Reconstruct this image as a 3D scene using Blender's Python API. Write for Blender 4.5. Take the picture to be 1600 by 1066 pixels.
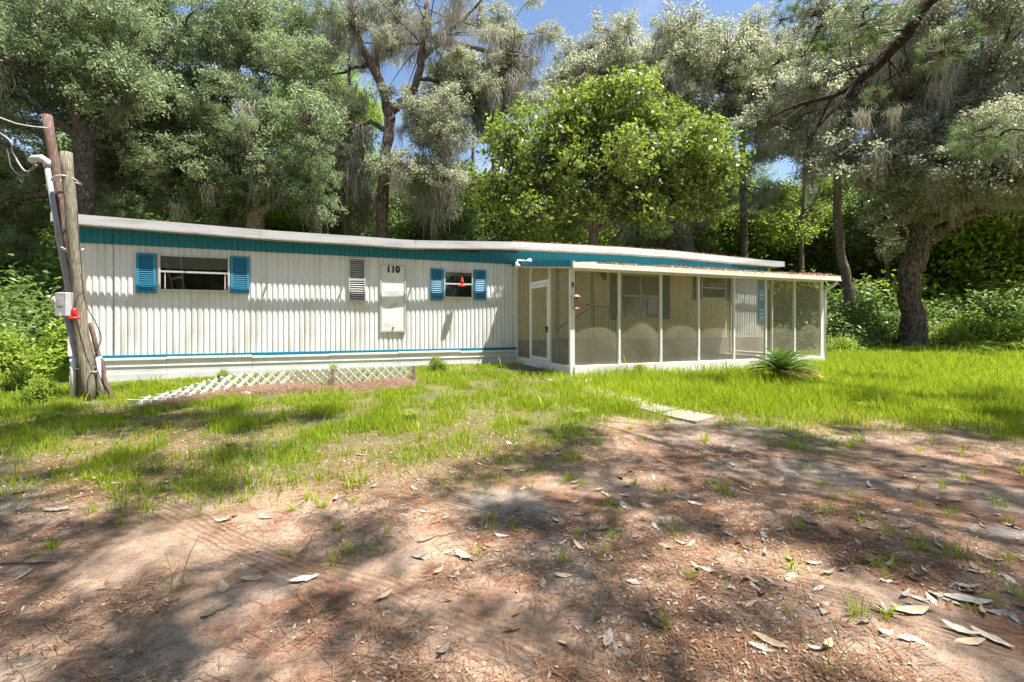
import bpy, math, random
import numpy as np
from mathutils import Vector, Matrix

for o in list(bpy.data.objects):
    bpy.data.objects.remove(o)
scene = bpy.context.scene
COL = scene.collection
RX = random.Random(7)
RN = np.random.default_rng(11)

# ------------------------------------------------------------------ camera, sky, sun, exposure
F, HZ, CAMZ = 711.0, 505.0, 1.30          # focal length in photo pixels, horizon row, eye height
cam_data = bpy.data.cameras.new('camera')
cam_data.lens = 16.0
cam_data.sensor_width = 36.0
cam_data.shift_y = -(533 - HZ) / 1600.0
cam_data.clip_start = 0.05
cam_data.clip_end = 2000
cam = bpy.data.objects.new('camera', cam_data)
COL.objects.link(cam)
cam.location = (0, 0, CAMZ)
cam.rotation_euler = (math.radians(90), 0, 0)
scene.camera = cam

SUN = Vector((1.572, -0.466, 4.0))
sun_el = math.atan2(SUN.z, math.hypot(SUN.x, SUN.y))
sun_az = math.atan2(SUN.x, SUN.y)
world = bpy.data.worlds.new('World')
scene.world = world
world.use_nodes = True
wn, wl = world.node_tree.nodes, world.node_tree.links
wn.clear()
w_out = wn.new('ShaderNodeOutputWorld')
w_bg = wn.new('ShaderNodeBackground')
w_bg.inputs['Strength'].default_value = 0.085
sky_tex = wn.new('ShaderNodeTexSky')
sky_tex.sky_type = 'NISHITA'
sky_tex.sun_disc = False
sky_tex.sun_elevation = sun_el
sky_tex.sun_rotation = sun_az
sky_tex.air_density = 1.0
sky_tex.dust_density = 0.6
sky_tex.ozone_density = 1.5
tc = wn.new('ShaderNodeTexCoord')
cn = wn.new('ShaderNodeTexNoise')
cn.inputs['Scale'].default_value = 2.6
cn.inputs['Detail'].default_value = 7
cmap = wn.new('ShaderNodeMapping')
cmap.inputs['Scale'].default_value = (1, 1, 2.2)
wl.new(tc.outputs['Generated'], cmap.inputs['Vector'])
wl.new(cmap.outputs['Vector'], cn.inputs['Vector'])
cr = wn.new('ShaderNodeValToRGB')
cr.color_ramp.elements[0].position = 0.5
cr.color_ramp.elements[0].color = (0, 0, 0, 1)
cr.color_ramp.elements[1].position = 0.75
cr.color_ramp.elements[1].color = (0.55, 0.55, 0.55, 1)
wl.new(cn.outputs['Fac'], cr.inputs['Fac'])
cmix = wn.new('ShaderNodeMix')
cmix.data_type = 'RGBA'
cmix.inputs[7].default_value = (5.2, 5.4, 5.8, 1)
wl.new(cr.outputs['Color'], cmix.inputs[0])
wl.new(sky_tex.outputs['Color'], cmix.inputs[6])
wl.new(cmix.outputs[2], w_bg.inputs['Color'])
wl.new(w_bg.outputs['Background'], w_out.inputs['Surface'])

sun_data = bpy.data.lights.new('sun', 'SUN')
sun_data.energy = 4.9
sun_data.angle = math.radians(0.53)
sun_data.color = (1.0, 0.965, 0.91)
sun = bpy.data.objects.new('sun', sun_data)
COL.objects.link(sun)
sun.location = (10, -5, 30)
sun.rotation_euler = SUN.to_track_quat('Z', 'Y').to_euler()

scene.view_settings.view_transform = 'Standard'
scene.view_settings.look = 'None'
scene.view_settings.gamma = 1.0
scene.view_settings.use_curve_mapping = False
scene.view_settings.exposure = 1.42
scene.render.engine = 'CYCLES'
scene.cycles.max_bounces = 8
scene.cycles.diffuse_bounces = 4
scene.cycles.transparent_max_bounces = 16

# ------------------------------------------------------------------ helpers
def at(px, py, Y):
    """a point Y metres ahead seen at photo position px, py"""
    return Vector(((px - 800) / F * Y, Y, CAMZ + (HZ - py) / F * Y))

def tag(o, label=None, cat=None, group=None, kind=None):
    if label: o['label'] = label
    if cat: o['category'] = cat
    if group: o['group'] = group
    if kind: o['kind'] = kind
    return o

def empty(name, loc, rz=0.0, parent=None):
    o = bpy.data.objects.new(name, None)
    COL.objects.link(o)
    o.location = loc
    o.rotation_euler = (0, 0, rz)
    o.empty_display_size = 0.2
    if parent: o.parent = parent
    return o

def place(me, name, parent=None, loc=(0, 0, 0), rot=(0, 0, 0), sc=(1, 1, 1)):
    o = bpy.data.objects.new(name, me)
    COL.objects.link(o)
    o.location = loc
    o.rotation_euler = rot
    o.scale = sc
    if parent: o.parent = parent
    return o

def copy_tree(o, parent=None):
    c = o.copy()
    COL.objects.link(c)
    c.parent = parent
    for ch in list(o.children):
        copy_tree(ch, c)
    return c

class MB:
    """collects shapes into one mesh"""
    def __init__(self):
        self.v, self.f, self.mi, self.m = [], [], [], 0
    def add(self, vs, fs):
        b = len(self.v)
        self.v.extend([tuple(p) for p in vs])
        for f in fs:
            self.f.append(tuple(i + b for i in f))
            self.mi.append(self.m)
        return self
    def box(self, x0, x1, y0, y1, z0, z1):
        vs = [(x0,y0,z0),(x1,y0,z0),(x1,y1,z0),(x0,y1,z0),(x0,y0,z1),(x1,y0,z1),(x1,y1,z1),(x0,y1,z1)]
        return self.add(vs, [(0,3,2,1),(4,5,6,7),(0,1,5,4),(1,2,6,5),(2,3,7,6),(3,0,4,7)])
    def bar(self, a, b, w, h, up=(0, 0, 1)):
        a, b = Vector(a), Vector(b)
        d = (b - a).normalized()
        u = Vector(up)
        s = d.cross(u)
        if s.length < 1e-4: s = d.cross(Vector((1, 0, 0)))
        s.normalize(); u = s.cross(d).normalized()
        s *= w / 2; u *= h / 2
        vs = [a-s-u, a+s-u, a+s+u, a-s+u, b-s-u, b+s-u, b+s+u, b-s+u]
        return self.add(vs, [(0,1,2,3)[::-1],(4,5,6,7),(0,4,5,1)[::-1],(1,5,6,2)[::-1],(2,6,7,3)[::-1],(3,7,4,0)[::-1]])
    def tube(self, pts, rads, n=8, caps=True, wob=0.0):
        pts = [Vector(p) for p in pts]
        if not isinstance(rads, (list, tuple)): rads = [rads] * len(pts)
        vs, fs = [], []
        s = None
        for i, p in enumerate(pts):
            d = (pts[min(i+1, len(pts)-1)] - pts[max(i-1, 0)]).normalized()
            if s is None:
                s = d.cross(Vector((0.3, 0.9, 0.1)))
                if s.length < 1e-3: s = d.cross(Vector((1, 0, 0)))
            s = (s - d * s.dot(d)).normalized()
            t = d.cross(s)
            for k in range(n):
                a = 2 * math.pi * k / n
                r = rads[i] * (1 + (RX.uniform(-wob, wob) if wob else 0))
                vs.append(p + s * (math.cos(a) * r) + t * (math.sin(a) * r))
        for i in range(len(pts) - 1):
            for k in range(n):
                fs.append((i*n+k, i*n+(k+1) % n, (i+1)*n+(k+1) % n, (i+1)*n+k))
        if caps:
            fs.append(tuple(range(n))[::-1])
            fs.append(tuple(range((len(pts)-1)*n, len(pts)*n)))
        return self.add(vs, fs)
    def lathe(self, prof, n=12, c=(0, 0, 0)):
        vs, fs = [], []
        for r, z in prof:
            for k in range(n):
                a = 2 * math.pi * k / n
                vs.append((c[0] + math.cos(a)*r, c[1] + math.sin(a)*r, c[2] + z))
        for i in range(len(prof)-1):
            for k in range(n):
                fs.append((i*n+k, i*n+(k+1) % n, (i+1)*n+(k+1) % n, (i+1)*n+k))
        fs.append(tuple(range(n))[::-1]); fs.append(tuple(range((len(prof)-1)*n, len(prof)*n)))
        return self.add(vs, fs)
    def grid(self, fn, nu, nv):
        vs = [fn(i/nu, j/nv) for j in range(nv+1) for i in range(nu+1)]
        fs = [(j*(nu+1)+i, j*(nu+1)+i+1, (j+1)*(nu+1)+i+1, (j+1)*(nu+1)+i) for j in range(nv) for i in range(nu)]
        return self.add(vs, fs)
    def mesh(self, name, mats, smooth=False):
        me = bpy.data.meshes.new(name)
        me.from_pydata(self.v, [], self.f)
        for m in (mats if isinstance(mats, (list, tuple)) else [mats]): me.materials.append(m)
        if any(self.mi): me.polygons.foreach_set('material_index', self.mi)
        if smooth: me.polygons.foreach_set('use_smooth', [True] * len(me.polygons))
        me.update()
        return me
    def build(self, name, mat, parent=None, smooth=False, loc=(0, 0, 0), bevel=0.0):
        o = place(self.mesh(name, mat, smooth), name, parent, loc)
        if bevel:
            b = o.modifiers.new('bevel', 'BEVEL'); b.width = bevel; b.segments = 2; b.limit_method = 'ANGLE'
        return o

def np_mesh(name, verts, quads=None, tris=None, mats=(), tint=None, mi=None, smooth=False):
    me = bpy.data.meshes.new(name)
    nq = 0 if quads is None else len(quads)
    nt = 0 if tris is None else len(tris)
    me.vertices.add(len(verts))
    me.vertices.foreach_set('co', np.asarray(verts, np.float32).ravel())
    loops = np.concatenate(([np.asarray(quads).ravel()] if nq else []) + ([np.asarray(tris).ravel()] if nt else [])).astype(np.int32)
    me.loops.add(len(loops))
    me.loops.foreach_set('vertex_index', loops)
    starts = np.concatenate([np.arange(nq)*4, nq*4 + np.arange(nt)*3]).astype(np.int32)
    me.polygons.add(nq + nt)
    me.polygons.foreach_set('loop_start', starts)
    me.polygons.foreach_set('loop_total', np.concatenate([np.full(nq, 4), np.full(nt, 3)]).astype(np.int32))
    for m in mats: me.materials.append(m)
    if mi is not None: me.polygons.foreach_set('material_index', np.asarray(mi, np.int32))
    if smooth: me.polygons.foreach_set('use_smooth', np.ones(nq+nt, bool))
    me.update(calc_edges=True)
    if tint is not None:
        a = me.attributes.new('tint', 'FLOAT', 'FACE')
        a.data.foreach_set('value', np.asarray(tint, np.float32))
    me.validate()
    return me

def vnoise(x, y, seed=0, sc=1.0):
    x = np.asarray(x, float) * sc + seed * 17.31; y = np.asarray(y, float) * sc - seed * 9.77
    xi, yi = np.floor(x), np.floor(y)
    fx, fy = x - xi, y - yi
    fx = fx*fx*(3-2*fx); fy = fy*fy*(3-2*fy)
    def h(a, b):
        v = np.sin(a*127.1 + b*311.7 + seed*74.7) * 43758.5453
        return v - np.floor(v)
    return (h(xi,yi)*(1-fx) + h(xi+1,yi)*fx)*(1-fy) + (h(xi,yi+1)*(1-fx) + h(xi+1,yi+1)*fx)*fy

def fbm(x, y, seed=0, sc=1.0):
    return vnoise(x, y, seed, sc)*.55 + vnoise(x, y, seed+1, sc*2.1)*.28 + vnoise(x, y, seed+2, sc*4.3)*.17

def sstep(a, b, x):
    t = np.clip((np.asarray(x, float)-a)/(b-a), 0, 1)
    return t*t*(3-2*t)

# ------------------------------------------------------------------ materials
class NT:
    def __init__(self, name):
        self.mat = bpy.data.materials.new(name)
        self.mat.use_nodes = True
        self.t = self.mat.node_tree
        self.n, self.l = self.t.nodes, self.t.links
        self.bs = self.n['Principled BSDF']
        self.out = self.n['Material Output']
    def node(self, t, **kw):
        n = self.n.new(t)
        for k, v in kw.items(): setattr(n, k, v)
        return n
    def link(self, a, b): self.l.new(a, b)
    def coord(self, scale=(1, 1, 1), which='Object'):
        t = self.node('ShaderNodeTexCoord'); m = self.node('ShaderNodeMapping')
        m.inputs['Scale'].default_value = scale
        self.link(t.outputs[which], m.inputs['Vector'])
        return m.outputs['Vector']
    def noise(self, scale, detail=4, rough=0.55, vec=None):
        n = self.node('ShaderNodeTexNoise')
        n.inputs['Scale'].default_value = scale; n.inputs['Detail'].default_value = detail
        n.inputs['Roughness'].default_value = rough
        if vec is not None: self.link(vec, n.inputs['Vector'])
        return n.outputs['Fac']
    def ramp(self, fac, stops):
        r = self.node('ShaderNodeValToRGB')
        e = r.color_ramp.elements
        while len(e) < len(stops): e.new(0.5)
        for i, (p, c) in enumerate(stops):
            e[i].position = p
            e[i].color = (c, c, c, 1) if isinstance(c, (int, float)) else (*c, 1)
        self.link(fac, r.inputs['Fac'])
        return r.outputs['Color']
    def mix(self, fac, a, b, mode='MIX'):
        m = self.node('ShaderNodeMix', data_type='RGBA', blend_type=mode)
        for sock, v in ((m.inputs[0], fac), (m.inputs[6], a), (m.inputs[7], b)):
            if isinstance(v, (int, float)): sock.default_value = v
            elif isinstance(v, (tuple, list)): sock.default_value = (*v, 1)
            else: self.link(v, sock)
        return m.outputs[2]
    def math(self, op, a, b=0.0, clamp=False):
        m = self.node('ShaderNodeMath', operation=op, use_clamp=clamp)
        for s, v in ((m.inputs[0], a), (m.inputs[1], b)):
            if isinstance(v, (int, float)): s.default_value = v
            else: self.link(v, s)
        return m.outputs[0]
    def base(self, c):
        if isinstance(c, (tuple, list)): self.bs.inputs['Base Color'].default_value = (*c, 1)
        else: self.link(c, self.bs.inputs['Base Color'])
    def bump(self, h, strength=0.3, dist=0.01):
        b = self.node('ShaderNodeBump')
        b.inputs['Strength'].default_value = strength; b.inputs['Distance'].default_value = dist
        self.link(h, b.inputs['Height']); self.link(b.outputs['Normal'], self.bs.inputs['Normal'])
    def rough(self, r, metal=0.0, spec=None):
        self.bs.inputs['Roughness'].default_value = r
        self.bs.inputs['Metallic'].default_value = metal
        if spec is not None: self.bs.inputs['Specular IOR Level'].default_value = spec

def paint(name, c, dirt=(0.25, 0.2, 0.13), amount=0.35, scale=(6, 6, 0.8), rough=0.5, fine=0.1, spec=0.4):
    """paint with streaked weathering"""
    t = NT(name)
    v = t.coord(scale)
    a = t.ramp(t.noise(1.0, 6, 0.65, v), [(0.45, 0.0), (0.75, amount)])
    b = t.noise(35, 3, 0.6, t.coord())
    col = t.mix(a, c, dirt)
    k = tuple(x*(1-fine*2) for x in c)
    col = t.mix(t.ramp(b, [(0.35, fine*2), (0.6, 0.0)]), col, k)
    t.base(col); t.rough(rough, 0, spec)
    return t.mat

def plain(name, c, rough=0.6, metal=0.0, var=0.25, scale=12, spec=0.4, bump=0.0):
    t = NT(name)
    n = t.noise(scale, 4, 0.6, t.coord())
    t.base(t.mix(t.ramp(n, [(0.3, 0.0), (0.7, 1.0)]), tuple(x*(1-var) for x in c), tuple(min(1, x*(1+var)) for x in c)))
    t.rough(rough, metal, spec)
    if bump: t.bump(n, bump, 0.01)
    return t.mat

def leaf_mat(name, dark, light, trans=0.35, rough=0.4, spec=0.5, tcol=None, objvar=0.25):
    t = NT(name)
    at_ = t.node('ShaderNodeAttribute', attribute_name='tint')
    col = t.mix(at_.outputs['Fac'], dark, light)
    oi = t.node('ShaderNodeObjectInfo')
    f = t.math('MULTIPLY_ADD', oi.outputs['Random'], 2*objvar); f.node.inputs[2].default_value = 1-objvar
    hsv = t.node('ShaderNodeHueSaturation')
    t.link(f, hsv.inputs['Value']); t.link(col, hsv.inputs['Color'])
    col = hsv.outputs['Color']
    t.base(col); t.rough(rough, 0, spec)
    tr = t.node('ShaderNodeBsdfTranslucent')
    tc_ = t.mix(0.6, col, tcol or tuple(min(1, x*2.0) for x in light))
    t.link(tc_, tr.inputs['Color'])
    ms = t.node('ShaderNodeMixShader'); ms.inputs[0].default_value = trans
    t.link(t.bs.outputs[0], ms.inputs[1]); t.link(tr.outputs[0], ms.inputs[2])
    t.link(ms.outputs[0], t.out.inputs['Surface'])
    return t.mat

def bark_mat(name, dark, light, sc=1.0, bd=0.04):
    t = NT(name)
    v = t.coord((9*sc, 9*sc, (2.2 if bd > .01 else .7)*sc))
    n = t.noise(1.6, 8, 0.7, v)
    vo = t.node('ShaderNodeTexVoronoi'); vo.inputs['Scale'].default_value = 2.2; vo.feature = 'DISTANCE_TO_EDGE'
    t.link(v, vo.inputs['Vector'])
    h = t.math('ADD', n, vo.outputs['Distance'])
    t.base(t.ramp(h, [(0.42, dark), (0.85, light)])); t.rough(0.9, 0, 0.2)
    t.bump(h, 1.0, bd)
    return t.mat

def wall_mat(name, c, dirt, amt):
    t = NT(name)
    streak = t.noise(1.0, 6, 0.6, t.coord((9, 3, 0.5)))
    blotch = t.noise(1.3, 4, 0.6, t.coord((1, 1, 0.6)))
    tx = t.node('ShaderNodeTexCoord'); sep = t.node('ShaderNodeSeparateXYZ')
    t.link(tx.outputs['Object'], sep.inputs[0])
    low = t.math('SUBTRACT', 1.0, t.math('DIVIDE', t.math('SUBTRACT', sep.outputs[2], 0.35), 0.9), True)
    a = t.ramp(t.math('MULTIPLY', streak, blotch), [(0.2, 0.0), (0.42, 1.0)])
    k = t.math('MULTIPLY', a, t.math('MULTIPLY_ADD', low, 0.75 * amt)); k.node.inputs[1].default_value = amt
    col = t.mix(k, c, dirt)
    spk = t.noise(60, 2, 0.5, t.coord((1, 1, 0.3)))
    col = t.mix(t.ramp(spk, [(0.62, 0.0), (0.75, 0.25)]), col, (0.42, 0.38, 0.3))
    t.base(col); t.rough(0.45, 0, 0.4)
    return t.mat

M = {}
M['siding'] = wall_mat('white_siding_paint', (0.77, 0.785, 0.79), (0.46, 0.39, 0.27), 0.42)
M['siding_in'] = wall_mat('cream_siding', (0.80, 0.71, 0.43), (0.55, 0.44, 0.22), 0.3)  # yellower tone for the wall panels inside the porch
M['teal'] = paint('teal_paint', (0.010, 0.205, 0.31), (0.015, 0.11, 0.17), 0.5, (14, 4, 0.8), 0.5, 0.12)
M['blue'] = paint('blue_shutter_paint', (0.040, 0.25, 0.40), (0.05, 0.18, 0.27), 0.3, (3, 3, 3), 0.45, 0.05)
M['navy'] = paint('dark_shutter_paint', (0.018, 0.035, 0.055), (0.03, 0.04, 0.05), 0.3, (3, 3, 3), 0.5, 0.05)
M['white'] = paint('white_trim_paint', (0.80, 0.79, 0.76), (0.5, 0.45, 0.36), 0.35, (5, 5, 5), 0.45, 0.06)
M['vinyl'] = plain('white_vinyl', (0.84, 0.84, 0.83), 0.4, 0, 0.04)
M['fascia'] = paint('weathered_white_fascia', (0.55, 0.54, 0.545), (0.22, 0.19, 0.17), 0.7, (1.2, 6, 14), 0.6, 0.12)
M['skirt'] = paint('grey_white_skirting', (0.66, 0.67, 0.68), (0.42, 0.36, 0.27), 0.5, (1.5, 2, 3), 0.55, 0.08)
M['cream'] = paint('cream_gutter_paint', (0.74, 0.68, 0.54), (0.42, 0.34, 0.22), 0.45, (3, 3, 6), 0.5, 0.08)
M['alu'] = plain('aluminium_frame', (0.62, 0.61, 0.58), 0.45, 0.35, 0.12, 20)
M['room_shade'] = plain('painted_room_shade', (0.018, 0.018, 0.02), 0.8)  # near-black colour stands in for the shade of an unlit room
M['blind'] = plain('window_blind', (0.72, 0.68, 0.58), 0.7, 0, 0.05)
M['darkmetal'] = plain('black_iron', (0.03, 0.028, 0.026), 0.5, 0.3)
M['roof'] = plain('grey_roof_coating', (0.42, 0.40, 0.38), 0.8, 0, 0.3, 4)
M['conc'] = plain('concrete', (0.30, 0.26, 0.20), 0.9, 0, 0.25, 7, 0.2, 0.2)
M['conc_dark'] = plain('dark_damp_concrete', (0.11, 0.105, 0.10), 0.9, 0, 0.4, 7, 0.2, 0.2)
M['curb'] = paint('chalky_white_curb', (0.78, 0.77, 0.75), (0.4, 0.35, 0.27), 0.45, (2, 2, 4), 0.8, 0.1, 0.2)
M['deck'] = plain('grey_porch_paint', (0.30, 0.27, 0.25), 0.8, 0, 0.2, 6)
M['mauve'] = plain('mauve_porch_skirting', (0.33, 0.28, 0.27), 0.8, 0, 0.15, 5)
M['red'] = plain('red_plastic', (0.62, 0.03, 0.02), 0.3, 0, 0.1)
M['pinkred'] = plain('faded_red_plastic', (0.55, 0.22, 0.16), 0.45, 0, 0.15)
M['greybox'] = plain('grey_painted_steel', (0.48, 0.49, 0.49), 0.5, 0.1, 0.1)
M['pvc'] = plain('grey_conduit', (0.28, 0.28, 0.28), 0.5, 0.1, 0.15)
M['pvcw'] = plain('white_pipe', (0.72, 0.72, 0.70), 0.4, 0, 0.1)
M['beige'] = plain('beige_plastic', (0.66, 0.56, 0.44), 0.5, 0, 0.1)
M['wire'] = plain('cable_sheath', (0.30, 0.30, 0.30), 0.5)
M['wirelt'] = plain('pale_cable_sheath', (0.5, 0.5, 0.49), 0.5)
M['wiredk'] = plain('black_cable_sheath', (0.03, 0.03, 0.03), 0.5)
M['black'] = plain('black_number_paint', (0.02, 0.02, 0.02), 0.5)
M['pole_brown'] = bark_mat('brown_pole_wood', (0.085, 0.052, 0.042), (0.23, 0.155, 0.125), 2.6, .008)
M['pole_grey'] = bark_mat('weathered_post_wood', (0.12, 0.10, 0.07), (0.29, 0.26, 0.19), 2.6, .008)
M['stake'] = plain('weathered_stake', (0.30, 0.25, 0.20), 0.9, 0, 0.3, 15)
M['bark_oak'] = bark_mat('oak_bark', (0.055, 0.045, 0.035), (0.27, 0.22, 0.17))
M['bark_pale'] = bark_mat('pale_oak_bark', (0.10, 0.08, 0.06), (0.40, 0.34, 0.27))  # paler bark tone for the curved trunk
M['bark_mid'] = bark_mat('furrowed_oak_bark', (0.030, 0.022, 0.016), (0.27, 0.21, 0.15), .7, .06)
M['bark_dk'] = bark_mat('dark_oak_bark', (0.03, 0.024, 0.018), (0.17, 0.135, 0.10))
M['bark_shaded'] = bark_mat('shaded_bough_bark', (0.018, 0.012, 0.010), (0.085, 0.055, 0.04), 1.5)  # the bough's shade is put into this darker bark colour
M['bark_pine'] = bark_mat('pine_bark', (0.09, 0.07, 0.055), (0.30, 0.25, 0.21))
M['twig'] = plain('twig_bark', (0.11, 0.085, 0.065), 0.9)
M['oak'] = leaf_mat('live_oak_leaf', (0.095, 0.150, 0.070), (0.36, 0.43, 0.24), 0.50, 0.45, 0.6, (0.46, 0.57, 0.22))
M['oak2'] = leaf_mat('silver_oak_leaf', (0.150, 0.170, 0.100), (0.55, 0.55, 0.39), 0.52, 0.42, 0.7, (0.62, 0.63, 0.36))
M['broad'] = leaf_mat('broad_leaf', (0.085, 0.140, 0.025), (0.36, 0.42, 0.085), 0.48, 0.38, 0.6, (0.34, 0.46, 0.05))
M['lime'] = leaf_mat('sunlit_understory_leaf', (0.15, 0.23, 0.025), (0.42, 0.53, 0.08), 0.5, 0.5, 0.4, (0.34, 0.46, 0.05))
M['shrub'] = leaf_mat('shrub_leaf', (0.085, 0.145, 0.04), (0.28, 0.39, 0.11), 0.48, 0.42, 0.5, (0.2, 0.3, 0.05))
M['needle'] = leaf_mat('pine_needle', (0.06, 0.11, 0.03), (0.16, 0.23, 0.07), 0.25, 0.5, 0.4)
M['moss'] = leaf_mat('spanish_moss', (0.30, 0.28, 0.22), (0.54, 0.50, 0.40), 0.3, 0.9, 0.1, (0.4, 0.37, 0.27), 0.15)
M['grass'] = leaf_mat('grass_blade', (0.15, 0.25, 0.012), (0.46, 0.54, 0.04), 0.45, 0.5, 0.35, (0.52, 0.64, 0.03), 0.0)
M['grass_dry'] = leaf_mat('dry_grass_blade', (0.30, 0.25, 0.12), (0.50, 0.43, 0.24), 0.3, 0.7, 0.2, None, 0.0)
M['sago'] = leaf_mat('sago_leaflet', (0.06, 0.13, 0.02), (0.20, 0.32, 0.05), 0.2, 0.33, 0.6, (0.2, 0.3, 0.05), 0.1)
M['sago_dry'] = leaf_mat('dry_sago_leaflet', (0.35, 0.22, 0.06), (0.50, 0.36, 0.12), 0.25, 0.5, 0.3, None, 0.1)
M['straw'] = leaf_mat('pine_straw', (0.16, 0.075, 0.04), (0.40, 0.24, 0.14), 0.1, 0.8, 0.2, None, 0.0)

def fallen_mat(name, a, b):
    t = NT(name)
    n = t.noise(14, 5, 0.65, t.coord())
    oi = t.node('ShaderNodeObjectInfo')
    f = t.math('MULTIPLY_ADD', oi.outputs['Random'], 0.5); f.node.inputs[2].default_value = 0.75
    hsv = t.node('ShaderNodeHueSaturation')
    t.link(t.ramp(n, [(0.35, a), (0.65, b)]), hsv.inputs['Color']); t.link(f, hsv.inputs['Value'])
    t.base(hsv.outputs['Color']); t.rough(0.6, 0, 0.3); t.bump(n, 0.3, 0.004)
    return t.mat
M['fl_white'] = fallen_mat('bleached_leaf', (0.40, 0.355, 0.29), (0.60, 0.55, 0.46))
M['fl_tan'] = fallen_mat('tan_leaf', (0.40, 0.29, 0.17), (0.62, 0.47, 0.30))
M['fl_grey'] = fallen_mat('grey_leaf', (0.26, 0.22, 0.18), (0.46, 0.40, 0.33))
M['fl_russet'] = fallen_mat('russet_leaf', (0.20, 0.09, 0.045), (0.40, 0.20, 0.11))

def screen_mat():
    t = NT('insect_screen')
    t.base((0.38, 0.34, 0.24)); t.rough(0.8, 0, 0.2)
    tp = t.node('ShaderNodeBsdfTransparent'); tp.inputs['Color'].default_value = (1, 1, 1, 1)
    ms = t.node('ShaderNodeMixShader')
    n = t.ramp(t.noise(3, 4, 0.6, t.coord()), [(0.3, 0.32), (0.7, 0.43)])
    t.link(n, ms.inputs[0])
    t.link(tp.outputs[0], ms.inputs[1]); t.link(t.bs.outputs[0], ms.inputs[2])
    t.link(ms.outputs[0], t.out.inputs['Surface'])
    return t.mat
M['screen'] = screen_mat()

def glass_mat():
    t = NT('window_glass')
    gl = t.node('ShaderNodeBsdfGlossy'); gl.inputs['Roughness'].default_value = 0.03
    gl.inputs['Color'].default_value = (0.9, 0.92, 0.95, 1)
    tp = t.node('ShaderNodeBsdfTransparent'); tp.inputs['Color'].default_value = (0.82, 0.85, 0.85, 1)
    lw = t.node('ShaderNodeFresnel'); lw.inputs['IOR'].default_value = 1.9
    ms = t.node('ShaderNodeMixShader'); t.link(lw.outputs[0], ms.inputs[0])
    t.link(tp.outputs[0], ms.inputs[1]); t.link(gl.outputs[0], ms.inputs[2])
    t.link(ms.outputs[0], t.out.inputs['Surface'])
    return t.mat
M['glass'] = glass_mat()

# ------------------------------------------------------------------ the trailer's frame of reference
TH = math.atan(0.385)
CT, ST = math.cos(TH), math.sin(TH)
OX, OY, OZ = -8.02, 8.46, 0.30
def H(s, d, z=0.0):
    """s along the front wall, d out from it, z above the trailer's ground -> world"""
    return Vector((OX + CT*s + ST*d, OY + ST*s - CT*d, OZ + z))
def on_wall(px, py, d=0.0):
    """photo position -> (s, z) on the plane d in front of the wall"""
    t = (px - 800) / F
    s = (t*(OY - CT*d) - OX - ST*d) / (CT - t*ST)
    Y = OY + ST*s - CT*d
    return s, CAMZ + (HZ-py)/F*Y - OZ

# ------------------------------------------------------------------ ground
def ground_h(x, y):
    x = np.asarray(x, float); y = np.asarray(y, float)
    d = (x-OX)*ST - (y-OY)*CT
    s = (x-OX)*CT + (y-OY)*ST
    h = 0.29*(1-sstep(1.5, 8.0, d))
    h = h - 0.10*(1-sstep(0.0, 6.5, s))*(1-sstep(3.0, 7.5, d))
    h = h + (fbm(x, y, 3, 0.9)-0.5)*0.05 + (fbm(x, y, 8, 4.0)-0.5)*0.018
    return h
def gz(x, y): return float(ground_h(x, y))
def on_ground(px, py):
    Y = 5.0
    for _ in range(30):
        x = (px-800)/F*Y
        Y = 0.5*Y + 0.5*(CAMZ - gz(x, Y))*F/max(py-HZ, 4)
    x = (px-800)/F*Y
    return Vector((x, Y, gz(x, Y)))

def axis(segs):
    out = []
    for a, b, n in segs: out += list(np.linspace(a, b, n, endpoint=False))
    return np.array(out + [segs[-1][1]])
gx = axis([(-600, -60, 10), (-60, -14, 24), (-14, -5, 70), (-5, 6, 260), (6, 14, 60), (14, 60, 24), (60, 600, 10)])
gy = axis([(-60, -2, 12), (-2, 1.0, 14), (1.0, 4.5, 130), (4.5, 9, 90), (9, 20, 50), (20, 60, 20), (60, 700, 12)])
GX, GY = np.meshgrid(gx, gy)
GZ = ground_h(GX, GY)
nx, ny = len(gx), len(gy)
idx = np.arange(nx*ny).reshape(ny, nx)
gq = np.stack([idx[:-1, :-1], idx[:-1, 1:], idx[1:, 1:], idx[1:, :-1]], -1).reshape(-1, 4)

# where grass grows: boundary distance as a function of direction
_bx = np.array([-14, -5.5, -4.4, -3.0, -2.0, -1.0, 0.0, 0.8, 2.4, 4.7, 5.6, 8, 20])
_by = np.array([4.4, 3.9, 3.7, 3.5, 3.4, 3.6, 4.1, 4.9, 5.5, 5.3, 4.8, 4.4, 4.4])
def grass_amount(x, y):
    b = np.interp(x, _bx, _by)
    n = fbm(x, y, 21, 1.1)
    g = sstep(-1.1, 1.3, y - b + (n-0.5)*2.4)
    # bare strips: mulch bed, walkway, dirt by the porch
    return g

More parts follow.
